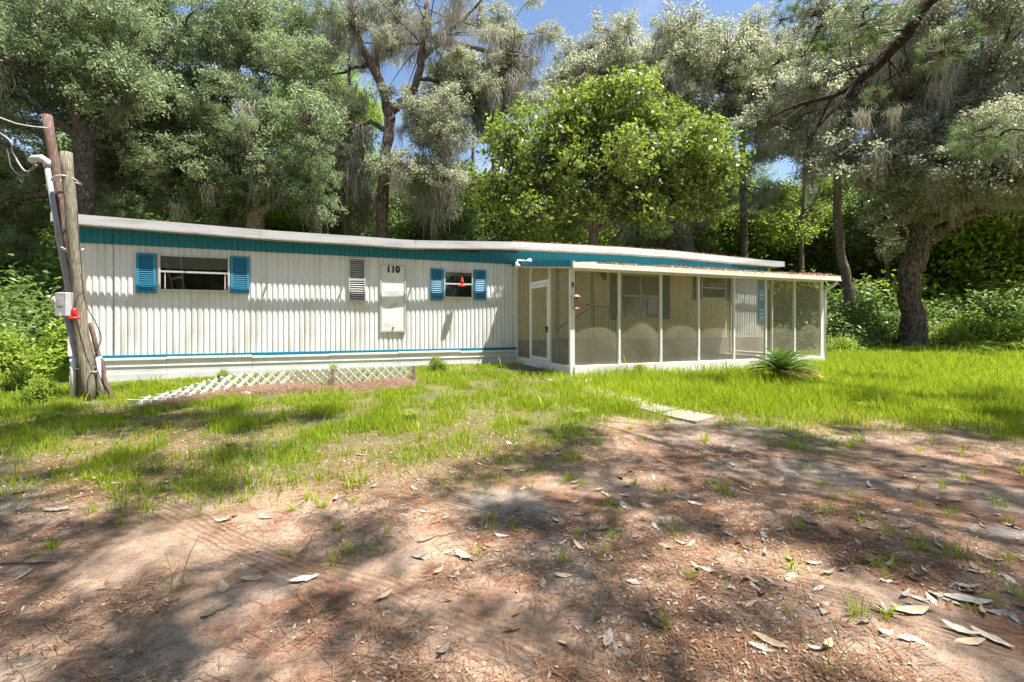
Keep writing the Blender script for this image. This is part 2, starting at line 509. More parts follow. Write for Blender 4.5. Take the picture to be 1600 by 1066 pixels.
def ground_material():
    t = NT('sandy_ground')
    v = t.coord((1, 1, 1))
    big = t.noise(0.55, 5, 0.6, v)
    mid = t.noise(1.7, 6, 0.65, v)
    fine = t.noise(26, 6, 0.75, v)
    vfine = t.noise(120, 3, 0.7, v)
    sand = t.mix(t.ramp(fine, [(0.3, 0.0), (0.7, 1.0)]), (0.34, 0.225, 0.155), (0.60, 0.425, 0.30))
    grey = t.mix(t.ramp(fine, [(0.3, 0.0), (0.7, 1.0)]), (0.30, 0.26, 0.22), (0.48, 0.425, 0.36))
    duff = t.mix(t.ramp(fine, [(0.35, 0.0), (0.65, 1.0)]), (0.14, 0.062, 0.038), (0.40, 0.205, 0.125))
    c = t.mix(t.ramp(big, [(0.50, 0.0), (0.60, 1.0)]), sand, grey)
    c = t.mix(t.ramp(mid, [(0.47, 0.0), (0.60, 0.9)]), c, duff)
    c = t.mix(t.ramp(vfine, [(0.36, 0.65), (0.46, 0.0)]), c, (0.09, 0.055, 0.04))
    c = t.mix(t.ramp(vfine, [(0.62, 0.0), (0.75, 0.4)]), c, (0.58, 0.48, 0.38))
    a = t.node('ShaderNodeAttribute', attribute_name='grassy')
    soil = t.mix(t.ramp(mid, [(0.4, 0.0), (0.6, 1.0)]), (0.08, 0.10, 0.022), (0.19, 0.17, 0.06))
    c = t.mix(t.math('MULTIPLY', a.outputs['Fac'], 0.85), c, soil)
    t.base(c); t.rough(0.95, 0, 0.15)
    # tyre tread pressed into the sand
    sep = t.node('ShaderNodeSeparateXYZ'); t.link(v, sep.inputs[0])
    wob = t.math('MULTIPLY', t.math('SUBTRACT', t.noise(0.9, 2, 0.5, v), 0.5), 0.25)
    nxv, nyv = 0.47, 0.883
    acr = t.math('ADD', t.math('ADD', t.math('MULTIPLY', sep.outputs[0], nxv), t.math('MULTIPLY', sep.outputs[1], nyv)), wob)
    hs = None
    for c0 in (1.62, 2.62):
        m = t.math('ABSOLUTE', t.math('SUBTRACT', acr, c0))
        mask = t.math('SUBTRACT', 1.0, t.math('MULTIPLY', t.math('SUBTRACT', m, 0.11), 30.0), True)
        lug = t.math('SINE', t.math('MULTIPLY', acr, 150.0))
        hh = t.math('MULTIPLY', mask, t.math('MULTIPLY', lug, t.ramp(t.noise(1.1, 4, 0.6, v), [(0.34, 0.0), (0.50, 1.0)])))
        hs = hh if hs is None else t.math('ADD', hs, hh)
    c = t.mix(t.math('MULTIPLY', t.math('MAXIMUM', t.math('MULTIPLY', hs, -1.0), 0.0), 0.38), c, (0.14, 0.075, 0.05))
    t.base(c)
    h = t.math('ADD', t.math('MULTIPLY', fine, 1.0), t.math('ADD', t.math('MULTIPLY', vfine, 0.5), t.math('MULTIPLY', hs, 0.55)))
    t.bump(h, 0.8, 0.035)
    return t.mat
gme = np_mesh('ground', np.stack([GX, GY, GZ], -1).reshape(-1, 3), gq, None, [ground_material()], None, None, True)
ga = gme.attributes.new('grassy', 'FLOAT', 'POINT')
ga.data.foreach_set('value', np.clip(grass_amount(GX, GY), 0, 1).astype(np.float32).ravel())
tag(place(gme, 'ground'), None, None, None, 'structure')

# ------------------------------------------------------------------ mobile home
home = empty('mobile_home', (OX, OY, OZ), TH)
tag(home, 'long white corrugated mobile home with teal band under its flat roof', 'mobile home')
S0, S1, PL, PR = -0.15, 17.4, 8.73, 15.94
# eave: the roofline sags as it does in the photograph
_fs = [-0.6, 0.0, 3.2, 4.9, 6.0, 7.2, 8.6, 9.4, 11.5, 13.5, 17.0, 17.9]
_fz = [2.97, 2.955, 2.885, 2.885, 2.87, 2.93, 3.0, 3.015, 3.05, 3.05, 2.96, 2.955]
def ftop(s): return float(np.interp(s, _fs, _fz))
def sheet(w, z0, z1, y, amp=0.0095, pitch=0.103):
    n = max(2, int(round(w/pitch*12)))
    mb = MB()
    def wave(x):
        c = 0.5+0.5*math.cos(2*math.pi*x/pitch)
        return y - amp*(1-2*c**5)
    vs = [(w*i/n, wave(w*i/n), z) for z in (z0, z1) for i in range(n+1)]
    mb.add(vs, [(i, i+1, n+1+i+1, n+1+i) for i in range(n)])
    return mb
edges = [S0, 0.49] + [0.49+1.03*k for k in range(1, 9)]
edges = [e for e in edges] + [PL+1.03*k for k in range(1, 8)] + [16.97, S1]
cache = {}
for i in range(len(edges)-1):
    a, b = edges[i], edges[i+1]
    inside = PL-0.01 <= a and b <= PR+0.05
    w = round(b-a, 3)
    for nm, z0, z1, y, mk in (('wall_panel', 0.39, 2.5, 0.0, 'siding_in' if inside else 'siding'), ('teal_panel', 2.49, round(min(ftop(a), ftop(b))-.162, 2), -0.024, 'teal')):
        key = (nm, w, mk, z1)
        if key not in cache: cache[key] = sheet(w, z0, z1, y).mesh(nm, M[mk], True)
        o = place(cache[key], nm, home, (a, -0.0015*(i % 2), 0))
MB().box(S0+.01, S1-.01, 0.03, 3.6, 0.05, 2.72).build('wall_core', M['siding'], home)
# bottom trims and skirting
for i in range(6):
    a = S0 + (PL-S0)*i/6; b = S0 + (PL-S0)*(i+1)/6
    dz = 0.012*math.sin(i*2.1)
    MB().box(a, b-.004, -0.034, 0.02, 0.335+dz, 0.388).build('teal_trim', M['teal'], home, bevel=0.006)
    MB().box(a, b-.004, -0.038, 0.02, 0.285+dz, 0.334+dz).build('drip_edge', M['white'], home, bevel=0.006)
    MB().box(a, b-.006, -0.012, 0.05, -0.35, 0.30).build('skirting_panel', M['skirt'], home)
    MB().box(a, b-.004, -0.026, -0.0125, 0.160, 0.185).build('skirting_rail', M['white'], home, bevel=0.005)
    MB().box(a, b-.003, -.03, -0.0125, -0.35, 0.03).build('ground_board', M['skirt'], home)
MB().box(PL, S1, -0.03, 0.02, -0.3, 0.56).build('porch_skirting', M['mauve'], home)
MB().box(PL-.05, PL-.002, -0.035, 0.02, 0.39, 2.5).build('corner_trim', M['white'], home)
MB().box(S1-.05, S1+.02, -0.035, 0.05, 0.39, 2.70).build('corner_trim', M['teal'], home)
MB().box(S0-.02, S0+.04, -0.035, 0.05, 0.39, 2.70).build('corner_trim', M['white'], home)
RS0, RS1 = -0.26, 17.75
joints = [RS0, 3.0, 6.12, 9.6, 13.2, RS1]
for a, b in zip(joints[:-1], joints[1:]):
    n = 10
    mb = MB(); vs, fs = [], []
    for i in range(n+1):
        s = a + (b-.008-a)*i/n; z = ftop(s); w = 0.004*math.sin(s*3.1)
        vs += [(s, -.375+w, z-.165), (s, -.350+w, z-.165), (s, -.350+w, z), (s, -.375+w, z)]
    for i in range(n):
        p, q = i*4, i*4+4
        fs += [(p+k, q+k, q+(k+1) % 4, p+(k+1) % 4) for k in range(4)]
    fs += [(0, 1, 2, 3), (n*4+3, n*4+2, n*4+1, n*4)]
    mb.add(vs, fs).build('fascia_board', M['fascia'], home)
def roof_sheet():
    mb = MB(); vs, fs = [], []
    ys = [-0.235, 0.0, 1.8, 3.75]; n = 40
    for i in range(n+1):
        s = RS0 + (RS1-RS0)*i/n; z = ftop(s)
        vs += [(s, ys[0], z-.16), (s, ys[0], z-.045), (s, ys[1], z-.02), (s, ys[2], z+.06), (s, ys[3], z-.03), (s, ys[3], z-.2)]
    for i in range(n):
        for k in range(6): fs.append((i*6+k, i*6+(k+1) % 6, (i+1)*6+(k+1) % 6, (i+1)*6+k))
    fs += [tuple(range(6)), tuple(range(n*6, n*6+6))[::-1]]
    return mb.add(vs, fs)
roof = roof_sheet().build('roof', M['roof'], home)
for px, r in ((541, .12), (634, .09)):
    s, _ = on_wall(px, 370, -1.0)
    MB().lathe([(r*.6, 0), (r*.6, .06), (r, .065), (r*.95, .1), (r*.5, .14), (.01, .15)], 14, (s, 0.75, ftop(s)-.0)).build('roof_vent', M['white'], roof, True)
for k in range(13):
    s = 0.42 + 1.49*k
    if s < 17.5:
        MB().box(s, s+.035, -0.36, -0.2, ftop(s)-.03, ftop(s)-.018).build('gutter_strap', M['fascia'], home)

def window(px0, px1, py0, py1, mats, rails=(0.5,), blind=0.0, mullions=(), fw=0.04, side=None, d=0.0, interior=None, kind='window'):
    s0, zt = on_wall(px0, py0); s1, z1 = on_wall(px1, py0); _, zb = on_wall(px0, py1)
    _, zb1 = on_wall(px1, py1)
    z1 = (zt+z1)/2; z0 = (zb+zb1)/2
    fr = MB()
    y0, y1 = -0.062, -0.012
    fr.box(s0, s1, y0, y1, z1-fw, z1).box(s0, s1, y0-.012, y1, z0, z0+fw).box(s0, s0+fw, y0, y1, z0+fw, z1-fw).box(s1-fw, s1, y0, y1, z0+fw, z1-fw)
    f = fr.build(kind, mats, home, bevel=0.004)
    MB().box(s0+.01, s1-.01, -0.022, -0.014, z0+.01, z1-.01).build('room_shade_sheet', M['room_shade'] if interior is None else interior, f)  # flat dark sheet behind the panes, room shade put in as colour
    if blind: MB().grid(lambda u, v: (s0+fw+(s1-s0-2*fw)*u, -0.030-0.004*math.sin(v*9), z1-fw-(z1-z0)*blind*(1-v)-0.01*math.sin(u*3.1)*(1-v)), 8, 6).build('blind', M['blind'], f)
    gz0 = z0+fw
    ys = [z0+fw] + [z0+(z1-z0)*r for r in rails] + [z1-fw]
    for a, b in zip(ys[:-1], ys[1:]):
        xs = [s0+fw] + [s0+(s1-s0)*m for m in mullions] + [s1-fw]
        for p, q in zip(xs[:-1], xs[1:]):
            MB().box(p, q, -0.040, -0.036, a, b).build('pane', M['glass'], f)
    for r in rails:
        z = z0+(z1-z0)*r
        MB().box(s0+fw, s1-fw, y0+.006, y1-.008, z-.018, z+.018).build('sash_rail', mats, f, bevel=0.003)
    for m in mullions:
        s = s0+(s1-s0)*m
        MB().box(s-.012, s+.012, y0+.009, y1-.011, z0+fw, z1-fw).build('mullion', mats, f)
    if side:
        for r in side:
            s = s0+(s1-s0)*r
            MB().box(s-.01, s+.01, -0.045, -0.035, z0+fw, z0+(z1-z0)*rails[0]).build('slider_edge', mats, f)
    return s0, s1, z0, z1

def shutter(px0, px1, py0, py1, mat, n=14):
    s0, za = on_wall(px0, py0); s1, zb = on_wall(px1, py0); _, zc = on_wall(px0, py1); _, zd = on_wall(px1, py1)
    z1, z0 = (za+zb)/2, (zc+zd)/2
    e = 0.045
    fr = MB()
    fr.box(s0, s0+e, -.055, -.012, z0, z1).box(s1-e, s1, -.055, -.012, z0, z1)
    fr.box(s0+e, s1-e, -.053, -.012, z1-e, z1).box(s0+e, s1-e, -.053, -.012, z0, z0+e).box(s0+e, s1-e, -.018, -.012, z0+e, z1-e)
    f = fr.build('shutter', mat, home, bevel=0.004)
    w = s1-s0-2*e; st = (z1-z0-2*e)/n
    sl = MB().add([(0, -.006, 0), (w, -.006, 0), (w, .026, st*.95), (0, .026, st*.95), (0, 0, -.004), (w, 0, -.004), (w, .032, st*.9), (0, .032, st*.9)],
                  [(0, 1, 2, 3), (7, 6, 5, 4), (0, 4, 5, 1), (2, 6, 7, 3)]).mesh('slat', mat)
    for k in range(n):
        place(sl, 'slat', f, (s0+e, -.047, z0+e+st*k+.004))
    return f

window(248.7, 360, 400, 456, M['alu'], (0.53,), 0.32, (), 0.035, (0.09, 0.93))
shutter(214, 245, 396, 458.5, M['blue'], 17); shutter(361, 390, 401, 459, M['blue'], 17)
window(692.8, 738.3, 424, 466.5, M['alu'], (0.52,), 0.12, (), 0.035)
shutter(672, 692, 420, 469.5, M['blue'], 15); shutter(740, 758.8, 422, 469, M['blue'], 15)
# louvred window
def louvre(px0, px1, py0, py1):
    s0, z1 = on_wall(px0, py0); s1, _ = on_wall(px1, py0); _, z0 = on_wall(px0, py1)
    e = 0.03; zm = (z0+z1)/2
    f = MB().box(s0, s0+e, -.06, -.01, z0, z1).box(s1-e, s1, -.06, -.01, z0, z1).box(s0+e, s1-e, -.058, -.01, z1-e, z1).box(s0+e, s1-e, -.058, -.01, z0, z0+e).box(s0+e, s1-e, -.058, -.01, zm-.02, zm+.02).build('louvre_window', M['alu'], home, bevel=0.003)
    MB().box(s0+.01, s1-.01, -.02, -.012, z0+.01, z1-.01).build('room_shade_sheet', M['room_shade'], f)  # flat dark sheet behind the louvres in place of a shaded room
    w = s1-s0-2*e-.006
    sl = MB().add([(0, -.012, 0), (w, -.012, 0), (w, .02, .028), (0, .02, .028), (0, -.012, .006), (w, -.012, .006), (w, .02, .034), (0, .02, .034)],
                  [(0, 1, 2, 3)[::-1], (4, 5, 6, 7), (0, 1, 5, 4), (3, 2, 6, 7)[::-1]]).mesh('louvre_slat', M['alu'])
    for a, b in ((z0+e, zm-.02), (zm+.02, z1-e)):
        n = 9
        for k in range(n): place(sl, 'louvre_slat', f, (s0+e+.003, -.042, a+(b-a)*(k+.15)/n))
louvre(544.6, 571, 403, 472)
# access panel with the house number
s0, z1 = on_wall(594, 413); s1, _ = on_wall(633.6, 413.0); _, z0 = on_wall(594, 519)
MB().box(s0, s1, -.026, -.012, z0, z1).build('panel_frame', M['alu'], home, bevel=0.003)
def dent(u, v):
    x = s0+.035+(s1-s0-.07)*u; z = z0+.04+(z1-z0-.08)*v
    b = 0.012*math.exp(-((v-.62)/.05)**2)*math.sin(u*3) - .016*math.exp(-((v-.33-.12*u)/.06)**2)*math.sin(u*3.1) + .01*math.exp(-((v-.13)/.07)**2-((u-.3)/.3)**2)
    return (x, -.036-b*0.8, z)
pn = MB().grid(dent, 14, 40)
panel = pn.build('access_panel', M['white'], home, True)
MB().box(s0, s0+.03, -.05, -.026, z0, z1).box(s1-.03, s1, -.05, -.026, z0, z1).box(s0+.03, s1-.03, -.05, -.026, z1-.03, z1).box(s0+.03, s1-.03, -.05, -.026, z0, z0+.035).build('panel_rim', M['alu'], panel)
MB().tube([((s0+s1)/2, -.05, z0+.11), ((s0+s1)/2, -.065, z0+.07)], .018, 8).build('latch', M['darkmetal'], panel)
fc = bpy.data.curves.new('house_number', 'FONT')
fc.body = '110'; fc.size = 0.21; fc.extrude = 0.003; fc.offset = 0.013; fc.align_x = 'CENTER'; fc.space_character = 1.15
fo = bpy.data.objects.new('tmp_text', fc); COL.objects.link(fo)
bpy.context.view_layer.update()
tme = bpy.data.meshes.new_from_object(fo.evaluated_get(bpy.context.evaluated_depsgraph_get()))
bpy.data.objects.remove(fo)
tme.materials.clear(); tme.materials.append(M['black']); tme.name = 'house_number'
_, zn = on_wall(613, 425.8)
place(tme, 'house_number', panel, ((s0+s1)/2, -.044, zn), (math.radians(90), 0, 0), (0.85, 1, 1))
# under the porch
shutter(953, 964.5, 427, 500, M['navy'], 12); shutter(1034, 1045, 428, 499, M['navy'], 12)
window(969, 1029.5, 430, 498.5, M['cream'], (0.52,), 0.95, (0.5,), 0.035)
window(1094, 1133, 433.5, 467, M['alu'], (0.5,), 0.2, (), 0.035)
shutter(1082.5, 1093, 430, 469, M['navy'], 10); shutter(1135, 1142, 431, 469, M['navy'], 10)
shutter(1184, 1194, 437, 500, M['blue'], 10)
sd0, _ = on_wall(872, 430); sd1, _ = on_wall(922, 430)
door = MB().box(sd0, sd1, -.05, -.012, .58, 2.40).build('door', M['cream'], home, bevel=.004)
MB().box(sd1, sd1+.07, -.07, -.012, .56, 2.45).box(sd0-.07, sd0, -.07, -.012, .56, 2.45).build('door_frame', M['deck'], door)
MB().tube([(sd1-.12, -.05, 1.5), (sd1-.12, -.11, 1.5)], .03, 10).build('handle', M['darkmetal'], door)
ls, lz = on_wall(940, 432)
lan = MB().lathe([(.01, .17), (.06, .12), (.075, .1), (.055, .09), (.07, -.02), (.05, -.1), (.015, -.14)], 8, (ls, -.14, lz)).box(ls-.04, ls+.04, -.04, -.012, lz-.02, lz+.14).bar((ls, -.03, lz+.12), (ls, -.14, lz+.17), .02, .02)
lan.build('wall_lantern', M['darkmetal'], home)

# ------------------------------------------------------------------ screened porch
PD, EAVE_D = 2.86, 3.13
porch = empty('screened_porch', H(PL, PD, 0), TH)
tag(porch, 'screened lean-to porch with thin white posts along the front of the trailer', 'porch')
def PB(mb, name, mat, parent=porch, **k):
    mb.v = [(x-PL, y+PD, z) for x, y, z in mb.v]
    return mb.build(name, mat, parent, **k)
PRX = 16.0
fpx = [893, 967, 1032, 1091, 1146, 1195.5, 1240.5, 1283]
fs_ = [on_wall(p, 500, PD)[0] for p in fpx]
fs_[0] = PL + .02; PRX = fs_[-1]
CB = 0.16
PB(MB().box(PL+.05, PRX+.05, -PD-.06, -PD+.06, -.35, CB), 'curb', M['curb'], bevel=.012)
PB(MB().box(PRX-.06, PRX+.06, -PD+.065, 0.02, -.35, CB), 'side_curb', M['curb'], bevel=.01)
PB(MB().box(PL-.02, PL+.04, -PD+.065, -1.96, -.3, .155), 'side_curb', M['white'], bevel=.006)
PB(MB().box(PL-.02, PL+.04, -.87, -.05, -.12, .155), 'side_curb', M['white'], bevel=.006)
PB(MB().box(PL+.06, PRX-.07, -PD+.07, -.04, -.2, .08), 'floor', M['deck'])
pw = .024
for i, s in enumerate(fs_):
    w = .05 if i in (0, 7) else pw
    PB(MB().box(s-w, s+w, -PD-.03, -PD+.03, CB if i else -.1, 2.07), 'post', M['white'], bevel=.004)
PB(MB().box(PL, PRX+.05, -PD-.035, -PD+.035, 2.03, 2.12), 'header_beam', M['white'])
def slope_z(d): return 2.50 + (2.13-2.50)*d/EAVE_D
for s in (PL, PRX):
    ds = (.02, .895, 1.93) if s == PL else (.05, 1.46)
    for d in ds:
        PB(MB().box(s-.025, s+.025, -d-.025, -d+.025, -.05 if s == PL else CB, slope_z(d)-.03), 'side_post', M['white'], bevel=.004)
    PB(MB().bar((s, -.03, slope_z(.03)-.06), (s, -PD, slope_z(PD)-.06), .05, .06), 'side_rail', M['white'])
# screens: slack mesh that bellies outwards
def screen(p0, p1, zb, zt0, zt1, bul, seed, nrm):
    r = random.Random(seed); c = r.uniform(.35, .6); k2 = r.uniform(-.3, .3)
    def fn(u, v):
        x = p0[0]+(p1[0]-p0[0])*u; y = p0[1]+(p1[1]-p0[1])*u
        zt = zt0+(zt1-zt0)*u
        b = bul*(math.sin(math.pi*u)**0.8)*(math.sin(math.pi*min(1, v/(2*c)) if v < c else math.pi*(.5+.5*(v-c)/(1-c)))) * (1+k2*math.sin(u*6+v*4))
        return (x+nrm[0]*b, y+nrm[1]*b, zb+(zt-zb)*v)
    return MB().grid(fn, 14, 18)
for i in range(7):
    PB(screen((fs_[i]+pw, -PD), (fs_[i+1]-pw, -PD), CB+.005, 2.03, 2.03, .045+.02*((i*37) % 5)/5, i+3, (0, -1)), 'screen_panel', M['screen'], smooth=True)
PB(screen((PRX, -PD+.03), (PRX, -1.485), CB+.005, slope_z(PD)-.1, slope_z(1.46)-.1, .03, 31, (1, 0)), 'side_screen', M['screen'], smooth=True)
PB(screen((PRX, -1.435), (PRX, -.075), CB+.005, slope_z(1.44)-.1, slope_z(.05)-.1, .03, 33, (1, 0)), 'side_screen', M['screen'], smooth=True)
PB(screen((PL, -.045), (PL, -.87), .155, slope_z(0)-.1, slope_z(.87)-.1, .02, 35, (-1, 0)), 'side_screen', M['screen'], smooth=True)
PB(screen((PL, -1.955), (PL, -PD+.04), .155, slope_z(1.95)-.1, slope_z(PD)-.1, .02, 37, (-1, 0)), 'side_screen', M['screen'], smooth=True)
PB(screen((PL, -.92), (PL, -1.905), 1.96, slope_z(.9)-.1, slope_z(1.93)-.1, .01, 39, (-1, 0)), 'transom_screen', M['screen'], smooth=True)
PB(MB().box(PL-.03, PL+.03, -1.905, -.92, 1.88, 1.95), 'door_header', M['white'])
dr = MB()
dr.box(PL-.035, PL-.005, -.985, -.925, -.02, 1.87).box(PL-.035, PL-.005, -1.9, -1.84, -.02, 1.87).box(PL-.033, PL-.007, -1.84, -.985, 1.80, 1.87).box(PL-.033, PL-.007, -1.84, -.985, -.02, .05).box(PL-.033, PL-.007, -1.84, -.985, .2, .24)
sdoor = PB(dr, 'screen_door', M['white'], bevel=.004)
PB(screen((PL-.02, -.985), (PL-.02, -1.84), .24, 1.80, 1.80, .01, 41, (-1, 0)), 'door_screen', M['screen'], sdoor, smooth=True)
PB(MB().box(PL-.028, PL-.012, -1.84, -.985, .05, .2), 'kick_plate', M['skirt'], sdoor)
PB(MB().bar((PL-.05, -1.87, .80), (PL-.05, -1.87, .93), .025, .035).tube([(PL-.03, -1.87, .9), (PL-.09, -1.87, .9)], .022, 8), 'handle', M['darkmetal'], sdoor)
# lean-to roof with raised pan ribs
RL, RR = PL-.12, PRX+.28
mb = MB()
mb.add([(RL, -.03, slope_z(.03)-.02), (RR, -.03, slope_z(.03)-.02), (RR, -EAVE_D, slope_z(EAVE_D)-.02), (RL, -EAVE_D, slope_z(EAVE_D)-.02),
        (RL, -.03, slope_z(.03)+.02), (RR, -.03, slope_z(.03)+.02), (RR, -EAVE_D, slope_z(EAVE_D)+.02), (RL, -EAVE_D, slope_z(EAVE_D)+.02)],
       [(0, 1, 2, 3)[::-1], (4, 5, 6, 7)[::-1], (0, 1, 5, 4), (1, 2, 6, 5), (2, 3, 7, 6), (3, 0, 4, 7)])
proof = PB(mb, 'porch_roof', M['cream'])
n = 16
for k in range(n+1):
    s = RL+.03+(RR-RL-.06)*k/n
    dz = .008*math.sin(k*2.7)
    PB(MB().bar((s, -.06, slope_z(.06)+.03), (s+.02*math.sin(k), -EAVE_D-.035, slope_z(EAVE_D)+.032+dz), .03, .04), 'roof_rib', M['white'], proof)
PB(MB().box(RL, RR, -EAVE_D-.035, -EAVE_D-.004, 2.045, 2.145).box(RL, RR, -EAVE_D-.055, -EAVE_D-.036, 2.04, 2.075), 'gutter', M['cream'], bevel=.006)
PB(MB().bar((RL-.02, -.03, slope_z(.03)+.0), (RL-.02, -EAVE_D, slope_z(EAVE_D)+.0), .035, .12), 'side_trim', M['teal'])
PB(MB().tube([(RR-.1, -EAVE_D-.01, 2.06), (RR-.12, -EAVE_D+.05, 1.95), (PRX+.12, -PD-.02, 1.83), (PRX+.1, -PD-.02, 1.6), (PRX+.1, -PD-.02, .1)], .035, 8), 'downspout', M['white'], smooth=True)

# straw on the lean-to roof and the gutter of the trailer
def needles(n, fn, L=(.07, .16), W=.0035, flat=.35, rng=RN):
    c = fn(n)
    a = rng.uniform(0, 2*np.pi, n); el = rng.normal(0, flat, n)
    t = np.stack([np.cos(a)*np.cos(el), np.sin(a)*np.cos(el), np.sin(el)], 1)
    l = rng.uniform(L[0], L[1], n)[:, None]
    s = np.cross(t, [0, 0, 1.0]); s /= np.linalg.norm(s, axis=1)[:, None]+1e-6
    s = s*W
    v = np.stack([c-t*l/2-s, c-t*l/2+s, c+t*l/2+s*.5, c+t*l/2-s*.5], 1).reshape(-1, 3)
    return v, np.arange(n*4).reshape(-1, 4), rng.uniform(0, 1, n)
def roof_pts(n):
    s = RN.uniform(RL+.5, RR-.05, n); d = EAVE_D - np.abs(RN.normal(0, .22, n))
    p = np.array([H(a, b, slope_z(b)+.025) for a, b in zip(s, d)])
    p[:, 2] += RN.uniform(0, .05, n)*sstep(.35, .6, fbm(s, d*0, 5, 1.4))
    return p
v, q, ti = needles(2600, roof_pts, W=.006)
tag(place(np_mesh('pine_straw', v, q, None, [M['straw']], ti), 'pine_straw'), None, None, None, 'stuff')
def groof_pts(n):
    s = RN.uniform(8.5, 16.5, n); d = .34 - np.abs(RN.normal(0, .12, n))
    return np.array([H(a, b, ftop(a)-.005+RX.random()*.03) for a, b in zip(s, d)])
v, q, ti = needles(1800, groof_pts, W=.006)
tag(place(np_mesh('roof_straw', v, q, None, [M['straw']], ti), 'roof_straw'), None, None, None, 'stuff')

# landing, steps and iron railing inside the porch
st = empty('porch_steps', H(10.2, 0.7, 0.08), TH)
tag(st, 'painted landing with two side steps below the front door inside the porch', 'steps')
MB().box(-.6, .8, -.6, .64, 0, .47).build('landing', M['mauve'], st, bevel=.01)
MB().box(-.9, -.602, -.6, .64, 0, .32).build('step', M['deck'], st, bevel=.01)
MB().box(-1.2, -.902, -.6, .64, 0, .16).build('step', M['deck'], st, bevel=.01)
rl = empty('iron_railing', H(10.2, 1.27, .55), TH)
tag(rl, 'black wrought iron railing around the landing behind the porch screen', 'railing')
MB().bar((0, 0, .85), (.75, 0, .85), .035, .02).bar((0, 0, .1), (.75, 0, .1), .025, .02).bar((0, 0, .85), (-1.0, 0, .3), .035, .02).build('rail', M['darkmetal'], rl)
bal = MB().box(-.007, .007, -.007, .007, 0, .85).mesh('baluster', M['darkmetal'])
for k in range(8): place(bal, 'baluster', rl, (.02+k*.1, 0, 0))
for k in range(6): place(bal, 'baluster', rl, (-.15-.15*k, 0, -.40-.08*k+.35*0), sc=(1, 1, .85+.0*k))

# ------------------------------------------------------------------ lights and feeders hung on the house
fl = empty('flood_light', H(8.58, .55, slope_z(.55)+.06), TH)
tag(fl, 'white twin floodlight fixed at the corner where porch roof meets trailer', 'floodlight')
MB().box(-.05, .05, -.05, .05, 0, .04).build('base', M['white'], fl, bevel=.004)
for a, lz_ in ((-.12, -.16), (.12, -.02)):
    MB().tube([(0, 0, .02), (a*.5, -.05, .03), (a, -.11, lz_*.3)], .014, 6).tube([(a, -.11, lz_*.3), (a*1.1, -.17, lz_*.6), (a*1.3, -.26, lz_)], [.03, .04, .068], 12).build('lamp', M['white'], fl, True)
fd = empty('hummingbird_feeder', H(on_wall(722, 445, .25)[0], .25, on_wall(722, 445, .25)[1]), TH)
tag(fd, 'red hummingbird feeder hanging in front of the small window', 'bird feeder')
MB().lathe([(.02, -.05), (.085, -.045), (.09, -.02), (.05, 0), (.02, .02)], 14).build('base', M['red'], fd, True)
MB().lathe([(.025, .02), (.04, .04), (.04, .1), (.028, .12)], 12).build('bottle', M['red'], fd, True)
MB().lathe([(.03, .12), (.03, .16), (.008, .17)], 12).build('cap', M['red'], fd, True)
MB().tube([(0, 0, .16), (0, 0, .36), (-.03, .02, .5), (-.06, .08, .9)], .005, 5).build('hanger', M['wiredk'], fd)
fe = empty('seed_feeder', H(PL+.02, PD+.16, 1.30), TH); fe.scale = (.78, .78, .85)
tag(fe, 'clear tube seed feeder with faded red top and tray hanging at porch corner post', 'bird feeder')
MB().lathe([(.02, -.06), (.05, -.05), (.1, -.03), (.1, -.015), (.05, 0)], 14).build('tray', M['pinkred'], fe, True)
MB().lathe([(.045, 0), (.045, .24)], 12).build('tube', M['glass'], fe, True)
MB().lathe([(.035, .005), (.035, .12)], 10).build('seed', M['beige'], fe, True)
MB().lathe([(.13, .235), (.1, .26), (.04, .3), (.012, .31)], 14).build('cap', M['pinkred'], fe, True)
MB().tube([(0, 0, .3), (0, 0, .82)], .005, 5).build('hanger', M['wiredk'], fe)
PB(MB().box(PL-.005, PL+.03, -PD-.06, -PD-.051, 1.7, 1.8), 'post_bracket', M['darkmetal'])

# ------------------------------------------------------------------ utility pole cluster
PY = 6.8
def pole(name, label, base, top, r0, r1, mat, n=14):
    b = Vector(base); t = Vector(top) - b
    e = empty(name, b)
    tag(e, label, 'pole')
    k = 14
    pts = [t*(i/k) + Vector((.012*math.sin(i*1.3), .012*math.cos(i*.9), 0)) for i in range(k+1)]
    pts[0].z -= .15
    MB().tube(pts, [r0+(r1-r0)*i/k for i in range(k+1)], n, True, .03).build('shaft', mat, e, True)
    return e
gb = on_ground(138, 626)
pole('wooden_post', 'grey weathered round post leaning in front of the brown pole', gb, at(103, 238, gb.y), .082, .068, M['pole_grey'])
pb = gb + Vector((-.09, .2, 0))
pole('utility_pole', 'taller brown split pole leaning behind the grey post', pb, at(73, 180, pb.y+.02), .08, .06, M['pole_brown'])
pole('wooden_stake', 'short brown broken board leaning at the foot of the grey post', gb + Vector((.22, .12, 0)), at(141, 505, gb.y+.1), .035, .028, M['pole_brown'], 5)
def gpt(px, py, dy=0.0): return at(px, py, gb.y + dy)
cb = gpt(127, 600, .05)
cd = empty('service_conduit', cb); tag(cd, 'grey service conduit with white hooded weatherhead strapped along the brown pole', 'conduit')
pts = [gpt(125, 600, .05)-cb, gpt(112, 480, .08)-cb, gpt(92, 370, .1)-cb, gpt(74, 262, .1)-cb]
MB().tube(pts, .034, 10).build('pipe', M['pvc'], cd, True)
wh = gpt(74, 262, .1)-cb
MB().tube([wh, wh+Vector((-.01, 0, .09)), wh+Vector((-.07, -.01, .13)), wh+Vector((-.17, -.03, .12)), wh+Vector((-.22, -.04, .08))], [.042, .05, .056, .05, .03], 10).build('weatherhead', M['greybox'], cd, True)
mbx = gpt(101, 476, -.11)
me_ = empty('meter_box', mbx); tag(me_, 'grey electric meter box with round glass meter on its left side', 'meter box')
